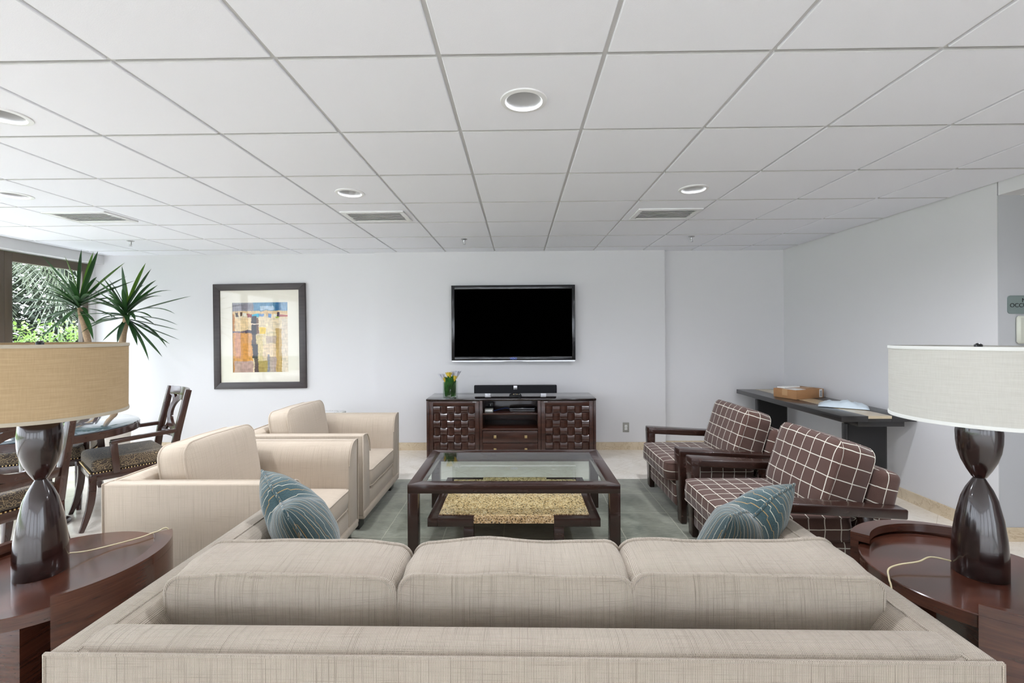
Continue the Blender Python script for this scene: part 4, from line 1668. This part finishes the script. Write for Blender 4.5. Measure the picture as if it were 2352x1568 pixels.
make_lamp('table_lamp', 'dark lacquered table lamp with a tan drum shade on the left end table', (-1.812, 1.662), R(46), 1.422, M_SHADET, M_TRIMT,
          up_([(-1.79, 1.74, 0.59), (-1.76, 1.79, 0.575), (-1.72, 1.86, 0.566), (-1.66, 1.93, 0.566), (-1.635, 1.985, 0.566), (-1.605, 2.02, 0.55), (-1.60, 2.03, 0.3)]), (R(0), R(0.6), 0))
make_lamp('table_lamp', 'dark lacquered table lamp with an ivory drum shade on the right end table', (1.694, 1.668), R(-46), 1.392, M_SHADEW, M_TRIMW,
          up_([(1.62, 1.70, 0.585), (1.56, 1.715, 0.592), (1.50, 1.70, 0.582), (1.42, 1.69, 0.576), (1.36, 1.665, 0.572), (1.325, 1.62, 0.560), (1.318, 1.60, 0.52), (1.317, 1.59, 0.3)]), (R(-0.6), R(0.4), 0))

# ------------------------------------------------------------------ throw pillows
def pillow(label, A, B, lean_dir, size, seed, front):
    """knife-edged square pillow; A and B are its two top corners, lean_dir the way its foot is pushed out"""
    A, B = Vector(A), Vector(B)
    U = (B - A)
    w = U.length
    U.normalize()
    down = Vector((lean_dir[0], lean_dir[1], -1)).normalized()
    down = (down - U * down.dot(U)).normalized()
    Nn = U.cross(down).normalized()
    N = 30
    bm = bmesh.new()
    grids = []
    seam = {}
    for side in (-1, 1):
        g = []
        for i in range(N + 1):
            row = []
            for j in range(N + 1):
                a, b = -math.cos(PI * i / N), -math.cos(PI * j / N)
                u, v = (a + 1) / 2, (b + 1) / 2
                # edges pulled in between the corners, top edge chopped in the middle
                iu = a * (1 - 0.07 * (1 - b * b))
                iv = b * (1 - 0.07 * (1 - a * a))
                chop = math.exp(-((a + 0.12) / 0.28) ** 2) * max(0, 1 - v * 2.6) ** 1.5
                iv += 0.30 * chop
                d = (max(0, 1 - a * a) * max(0, 1 - b * b)) ** 0.42
                th = (0.13 if side == front else 0.095) * d * (1 - 0.25 * chop)
                th += mnoise.noise(Vector((a * 2.2 + seed, b * 2.2, side))) * 0.010 * d
                p = A + U * (w / 2 * (1 + iu)) + down * (size / 2 * (1 + iv)) + Nn * (side * th)
                edge = i in (0, N) or j in (0, N)
                if edge and side == 1:
                    row.append(seam[(i, j)])
                else:
                    vtx = bm.verts.new(p)
                    if edge:
                        seam[(i, j)] = vtx
                    row.append(vtx)
            g.append(row)
        grids.append(g)
    ul = bm.loops.layers.uv.new('UVMap')
    for si, g in enumerate(grids):
        for i in range(N):
            for j in range(N):
                ids = ((i, j), (i + 1, j), (i + 1, j + 1), (i, j + 1))
                if si:
                    ids = ids[::-1]
                f = bm.faces.new([g[a][b] for a, b in ids])
                for lp, (a, b) in zip(f.loops, ids):
                    lp[ul].uv = (a / N * w * 1.2, b / N * size * 1.2)
    path = [seam[(i, 0)].co.copy() for i in range(N)] + [seam[(N, j)].co.copy() for j in range(N)] + [seam[(i, N)].co.copy() for i in range(N, 0, -1)] + [seam[(0, j)].co.copy() for j in range(N, 0, -1)]
    bmesh.ops.recalc_face_normals(bm, faces=bm.faces)
    me = bpy.data.meshes.new('throw_pillow')
    bm.to_mesh(me); bm.free()
    me.shade_smooth()
    o = link(me, 'throw_pillow', M_TEAL)
    tag(o, label, 'pillow', 'teal throw pillows on the sofa')
    m = MB()
    m.tube(path, 0.0055, 8, closed=True)
    m.build('piping', M_TEAL, o, smooth=80, uv=True)
    return o


pillow('teal stitched throw pillow at the left end of the cream sofa', (-0.835, 1.57, 0.825), (-1.10, 1.89, 0.870), (0.42, 0.30), 0.43, 1, -1)
pillow('teal stitched throw pillow at the right end of the cream sofa', (0.735, 1.56, 0.812), (1.10, 1.80, 0.840), (-0.34, 0.34), 0.43, 5, 1)

# ------------------------------------------------------------------ dining set
dt = thing('dining_table', 'round glass topped dark dining table by the window behind the left lamp', 'dining table', (-3.64, 3.36, 0))
m = MB(); m.lathe([(0.55, 0.684), (0.57, 0.688), (0.57, 0.738), (0.565, 0.742)], 72); m.build('table_top', M_WOODX, dt, smooth=40)
m = MB(); m.lathe([(0.562, 0.7425), (0.565, 0.744), (0.565, 0.750), (0.562, 0.7515)], 72); m.build('glass_top', plain('blue_grey_glass_top', (70, 84, 92), 0.04, 0.9, coat=1.0, var=0.02), dt, smooth=40)
m = MB(); m.lathe([(0.07, 0.04), (0.05, 0.15), (0.045, 0.5), (0.08, 0.66), (0.16, 0.684)], 32); m.build('column', M_WOODX, dt, smooth=50)
m = MB(); m.lathe([(0.15, 0.0), (0.15, 0.015), (0.13, 0.03), (0.07, 0.04)], 40); m.build('base', M_WOODX, dt, smooth=50)


def arc_path(p0, p1, p2, n=8):
    p0, p1, p2 = Vector(p0), Vector(p1), Vector(p2)
    return [(1 - t) ** 2 * p0 + 2 * t * (1 - t) * p1 + t * t * p2 for t in [i / n for i in range(n + 1)]]


def make_dining_chair():
    root = thing('dining_chair', '', 'chair')
    hw = 0.27
    for s in (-1, 1):
        m = MB(); m.bar(arc_path((s * 0.255, 0.235, 0.40), (s * 0.255, 0.225, 0.20), (s * 0.27, 0.30, 0.0), 8), [0.042] * 5 + [0.038, 0.035, 0.032, 0.028], [0.045] * 5 + [0.04, 0.036, 0.032, 0.028])
        m.build('front_leg', M_WOODX, root, 0.003)
        m = MB(); m.bar(arc_path((s * 0.245, -0.255, 0.42), (s * 0.245, -0.24, 0.20), (s * 0.26, -0.36, 0.0), 8), [0.042] * 9, [0.046] * 6 + [0.042, 0.038, 0.034])
        m.build('rear_leg', M_WOODX, root, 0.003)
        m = MB(); m.bar([(s * 0.245, -0.255, 0.40), (s * 0.25, -0.29, 0.62), (s * 0.255, -0.37, 0.985)], [0.040, 0.04, 0.036], [0.055, 0.05, 0.045])
        m.build('back_post', M_WOODX, root, 0.003)
        m = MB(); m.bar([(s * 0.262, -0.28, 0.655), (s * 0.275, -0.05, 0.648), (s * 0.278, 0.135, 0.638)], [0.042, 0.042, 0.045], [0.03, 0.03, 0.032])
        m.bar([(s * 0.278, 0.118, 0.640), (s * 0.275, 0.10, 0.40)], [0.038, 0.036], [0.045, 0.042])
        m.build('arm', M_WOODX, root, 0.003)
    m = MB(); m.box(-hw, hw, -0.26, 0.245, 0.355, 0.415); m.build('seat_rail', M_WOODX, root, 0.006)
    st = MB()
    st.box(-hw + 0.004, hw - 0.004, -0.24, 0.24, 0.415, 0.515)
    seat = st.build('seat', M_SCROLL, root, 0.035, 5, 60, True)
    nl = MB()
    for k in range(26):
        f = k / 25
        for (x, y) in ((-hw - 0.001, -0.23 + 0.46 * f), (hw + 0.001, -0.23 + 0.46 * f), (-hw + 0.02 + (2 * hw - 0.04) * f, 0.2455), (-hw + 0.02 + (2 * hw - 0.04) * f, -0.2605)):
            nl.lathe([(0.0045, 0.416), (0.0045, 0.424)], 6, (x, y))
    nl.build('nailhead_trim', M_BRASS, seat)['kind'] = 'stuff'

    def backy(x, z):
        return -0.29 - (z - 0.62) * 0.215 - 0.045 * (1 - (x / 0.25) ** 2)
    m = MB()
    n = 12
    m.bar([(x, backy(x, 0.95), 0.95) for x in [-0.255 + 0.51 * i / n for i in range(n + 1)]], 0.075, 0.026, side=(0, -0.2, 1))
    m.build('top_rail', M_WOODX, root, 0.003)
    m = MB()
    m.bar([(x, backy(x, 0.585), 0.585) for x in [-0.245 + 0.49 * i / n for i in range(n + 1)]], 0.05, 0.024, side=(0, -0.2, 1))
    m.build('lower_rail', M_WOODX, root, 0.003)
    # ring splat with four curved stays
    m = MB()
    def flat_curve(pts, w):
        rings = []
        P2 = [Vector((a, b)) for a, b in pts]
        for i, p in enumerate(P2):
            t = (P2[min(i + 1, len(P2) - 1)] - P2[max(i - 1, 0)]).normalized()
            nrm = Vector((-t.y, t.x)) * w / 2
            q = []
            for sgn, dy in ((-1, -0.011), (1, -0.011), (1, 0.011), (-1, 0.011)):
                x, z = p + nrm * sgn
                q.append((x, backy(x, z) + dy, z))
            rings.append(q)
        m.rings(rings)
    flat_curve([(0.165 * math.cos(2 * PI * i / 32), 0.765 + 0.14 * math.sin(2 * PI * i / 32)) for i in range(33)], 0.05)
    for sx in (-1, 1):
        for sz in (-1, 1):
            pts = [(sx * (0.245 - 0.10 * math.sin(PI / 2 * i / 8)), 0.765 + sz * (0.165 - 0.075 * (1 - math.cos(PI / 2 * i / 8)))) for i in range(9)]
            flat_curve(pts, 0.030)
    m.build('ring_splat', M_WOODX, root, smooth=40)
    return root


dc = make_dining_chair()


def place_chair(o, rear, fwd, label):
    f = Vector((fwd[0], fwd[1])).normalized()
    o.location = (rear[0] + f.x * 0.26, rear[1] + f.y * 0.26, 0)
    o.rotation_euler = (0, 0, math.atan2(f.y, f.x) - PI / 2)
    tag(o, label, 'chair', 'dark dining chairs around the round table')


dcs = [dc, copy_tree(dc), copy_tree(dc)]
place_chair(dcs[0], (-3.09, 3.84), (-0.62, -0.78), 'dark dining chair with scroll seat behind the nearer beige armchair')
place_chair(dcs[1], (-3.01, 2.58), (-0.97, 0.23), 'dark dining chair with ring back cut by the left edge, behind the tan lamp')
place_chair(dcs[2], (-4.19, 4.01), (0.5, -0.85), 'dark dining chair on the far side of the table, before the planter')

# ------------------------------------------------------------------ potted plant
PX, PY = -4.70, 5.03
pl = thing('potted_plant', 'tall spiky dracaena with two leaf heads in a pale planter by the window', 'plant', (PX, PY, 0))
m = MB(); m.lathe([(0.155, 0.0), (0.17, 0.012), (0.20, 0.25), (0.215, 0.50), (0.215, 0.515), (0.195, 0.515), (0.19, 0.44)], 40, cap=False)
m.lathe([(0.155, 0.0), (0.15, 0.001)], 40)
m.build('planter', M_POT, pl, smooth=50)
m = MB(); m.lathe([(0.193, 0.44), (0.19, 0.452), (0.1, 0.462), (0.01, 0.465)], 32); m.build('soil', M_SOIL, pl, smooth=60)
SC = 5.0 / 1024.2 / 4.704
heads = [
    ((-4.985 - PX, 5.0 - PY, 1.80), (780, 760), (-0.07, 0.03),
     [(370, 230), (675, 230), (815, 150), (935, 175), (1040, 180), (1240, 290), (1045, 515), (1280, 445), (1400, 495), (120, 600), (345, 540), (245, 760),
      (130, 910), (190, 1000), (430, 1140), (1050, 1140), (1190, 720), (1200, 690), (1260, 920), (1230, 560), (560, 880), (980, 950), (520, 620), (640, 900)]),
    ((-4.47 - PX, 5.02 - PY, 1.69), (1320, 840), (0.06, 0.0),
     [(1110, 440), (1075, 590), (1200, 455), (1235, 355), (1315, 310), (1545, 275), (1580, 335), (1490, 510), (1730, 525), (1795, 575), (1755, 645), (2035, 640),
      (1915, 840), (1920, 960), (1885, 1015), (1865, 1125), (1860, 1165), (1810, 1205), (1690, 1310), (1560, 1350), (1345, 1150), (1080, 1130), (960, 950),
      (1000, 830), (1190, 860), (1130, 770), (1440, 1150), (1640, 620), (1500, 1180)])]
random.seed(21)
for hp, bpx, off, tips in heads:
    hp = Vector(hp)
    m = MB()
    base = Vector((off[0], off[1], 0.45))
    path = arc_path(base, (off[0] * 0.4 + hp.x * 0.35, 0, 1.0), (hp.x, hp.y, hp.z - 0.03), 14)
    m.tube(path, [0.036 + (0.004 if i % 2 else 0) - 0.0006 * i for i in range(15)], 12)
    m.build('trunk', M_TRUNK, pl, smooth=70)
    m = MB()
    for i, (tx, ty) in enumerate(tips):
        dx, dz = (tx - bpx[0]) * SC, -(ty - bpx[1]) * SC
        ln = math.hypot(dx, dz)
        dy = random.uniform(-0.5, 0.35) * max(0.2, 0.75 - ln)
        z0 = -0.06 + 0.10 * max(0, min(1, (dz + 0.3) / 0.7))
        b = hp + Vector((random.uniform(-.015, .015), random.uniform(-.015, .015), z0))
        tip = hp + Vector((dx, dy, dz))
        if tip.x + PX < XL + 0.06:
            tip.x = XL + 0.06 - PX
        if tip.y + PY > YB - 0.04:
            tip.y = YB - 0.04 - PY
        m.mi = 1 if (dz > 0.35 and i % 2) else 0
        blade(m, b, tip, random.uniform(0.046, 0.062), random.choice((0.0, 0.25, 0.5)) if dz < 0.4 else 0.0, 9, 0.18)
    for k in range(24):
        a = random.uniform(PI, 2 * PI)
        ln = random.uniform(0.3, 0.55)
        el = random.uniform(-0.6, 0.9)
        tip = hp + Vector((ln * math.cos(a) * math.cos(el), ln * math.sin(a) * math.cos(el), ln * math.sin(el)))
        m.mi = 0
        blade(m, hp + Vector((0, 0, random.uniform(-0.06, 0.03))), tip, random.uniform(0.042, 0.056), 0.3, 8, 0.18)
    m.build('foliage', [M_LEAF, M_LEAFY], pl, smooth=70)

# ------------------------------------------------------------------ garden outside the window
m = MB(); m.box(-26, -9.4, -20, 26, -0.2, -0.05)
struct(m.build('ground_lawn', M_LAWN))
m = MB(); m.box(-9.4, XL - 0.17, -20, 26, -0.2, -0.05).box(XL - 0.17, 16.0, -20, YF - 0.16, -0.2, -0.05).box(XR + 0.16, 16.0, YF - 0.16, 0.04, -0.2, -0.05)  # pale ground added to bounce daylight up to the ceiling
struct(m.build('ground_bounce_patio', plain('pale_bounce_concrete', (226, 225, 222), 0.85, scale=3)))
random.seed(8)
m = MB()
for k in range(9000):
    x, y, z = random.uniform(-9.2, -7.6), random.uniform(4.5, 13.0), random.uniform(0.0, 1.0) ** 0.6 * (1.62 + 0.14 * math.sin(k * 1.7))
    if random.random() < 0.55:
        x = -7.75 + random.uniform(-0.2, 0.1)
    d = Vector((random.uniform(-1, 1), random.uniform(-1, 1), random.uniform(-0.3, 1))).normalized() * random.uniform(0.06, 0.11)
    blade(m, (x, y, z - 0.05), (x + d.x, y + d.y, z - 0.05 + d.z), 0.05, 0, 2, 0.15)
hd = m.build('hedge', M_HEDGE)
tag(hd, 'bright green clipped hedge outside the window', 'hedge')


def palm(loc, h, label, nf, seed, mat, L=2.9):
    random.seed(seed)
    root = thing('palm_tree', label, 'tree', loc)
    m = MB(); m.tube([(0, 0, -0.04), (0.05, 0.03, h * 0.5), (0.0, 0.0, h)], [0.16, 0.13, 0.12], 12); m.build('trunk', M_TRUNK, root, smooth=70)
    m = MB()
    for k in range(nf):
        a = 2 * PI * k / nf * 2.4 + random.uniform(-.2, .2)
        el = random.uniform(-0.3, 1.1)
        c = Vector((0, 0, h))
        d = Vector((math.cos(a), math.sin(a), 0))
        pts = []
        n = 16
        for i in range(n + 1):
            f = i / n
            pts.append(c + d * (L * f * math.cos(el * (1 - 0.4 * f))) + Vector((0, 0, L * (math.sin(el) * f - 0.75 * f * f))))
        m.tube(pts, [0.014 * (1 - 0.8 * i / n) for i in range(n + 1)], 5)
        for i in range(2, n + 1):
            t = (pts[i] - pts[i - 1]).normalized()
            sd = t.cross(Vector((0, 0, 1))).normalized()
            for s in (-1, 1):
                for q in (0, 0.5):
                    p = pts[i - 1].lerp(pts[i], q)
                    tip = p + sd * s * 0.42 * math.sin(PI * (0.15 + 0.8 * i / n)) + t * 0.22 + Vector((0, 0, -0.16))
                    blade(m, p, tip, 0.03, 0, 2, 0.1)
    m.build('fronds', mat, root)
    return root


palm((-13.4, 10.9, 0), 4.0, 'pale grey green palm seen through the window above the hedge', 46, 3, M_PALM)
random.seed(31)
m = MB()
for k in range(15000):
    a = random.uniform(0, 2 * PI)
    x, y = random.uniform(-19.8, -17.6), random.uniform(10.0, 24.0)
    z = random.uniform(0, 6.4)
    d = Vector((random.uniform(-1, 1), random.uniform(-1, 1), random.uniform(-0.6, 0.6))).normalized() * random.uniform(0.25, 0.45)
    blade(m, (x, y, z), (x + d.x, y + d.y, z + d.z), 0.22, 0, 2, 0.15)
bt = m.build('tree_screen', M_DARKLEAF)
tag(bt, 'dark shaded trees behind the palms outside the window', 'trees')
bt['kind'] = 'stuff'
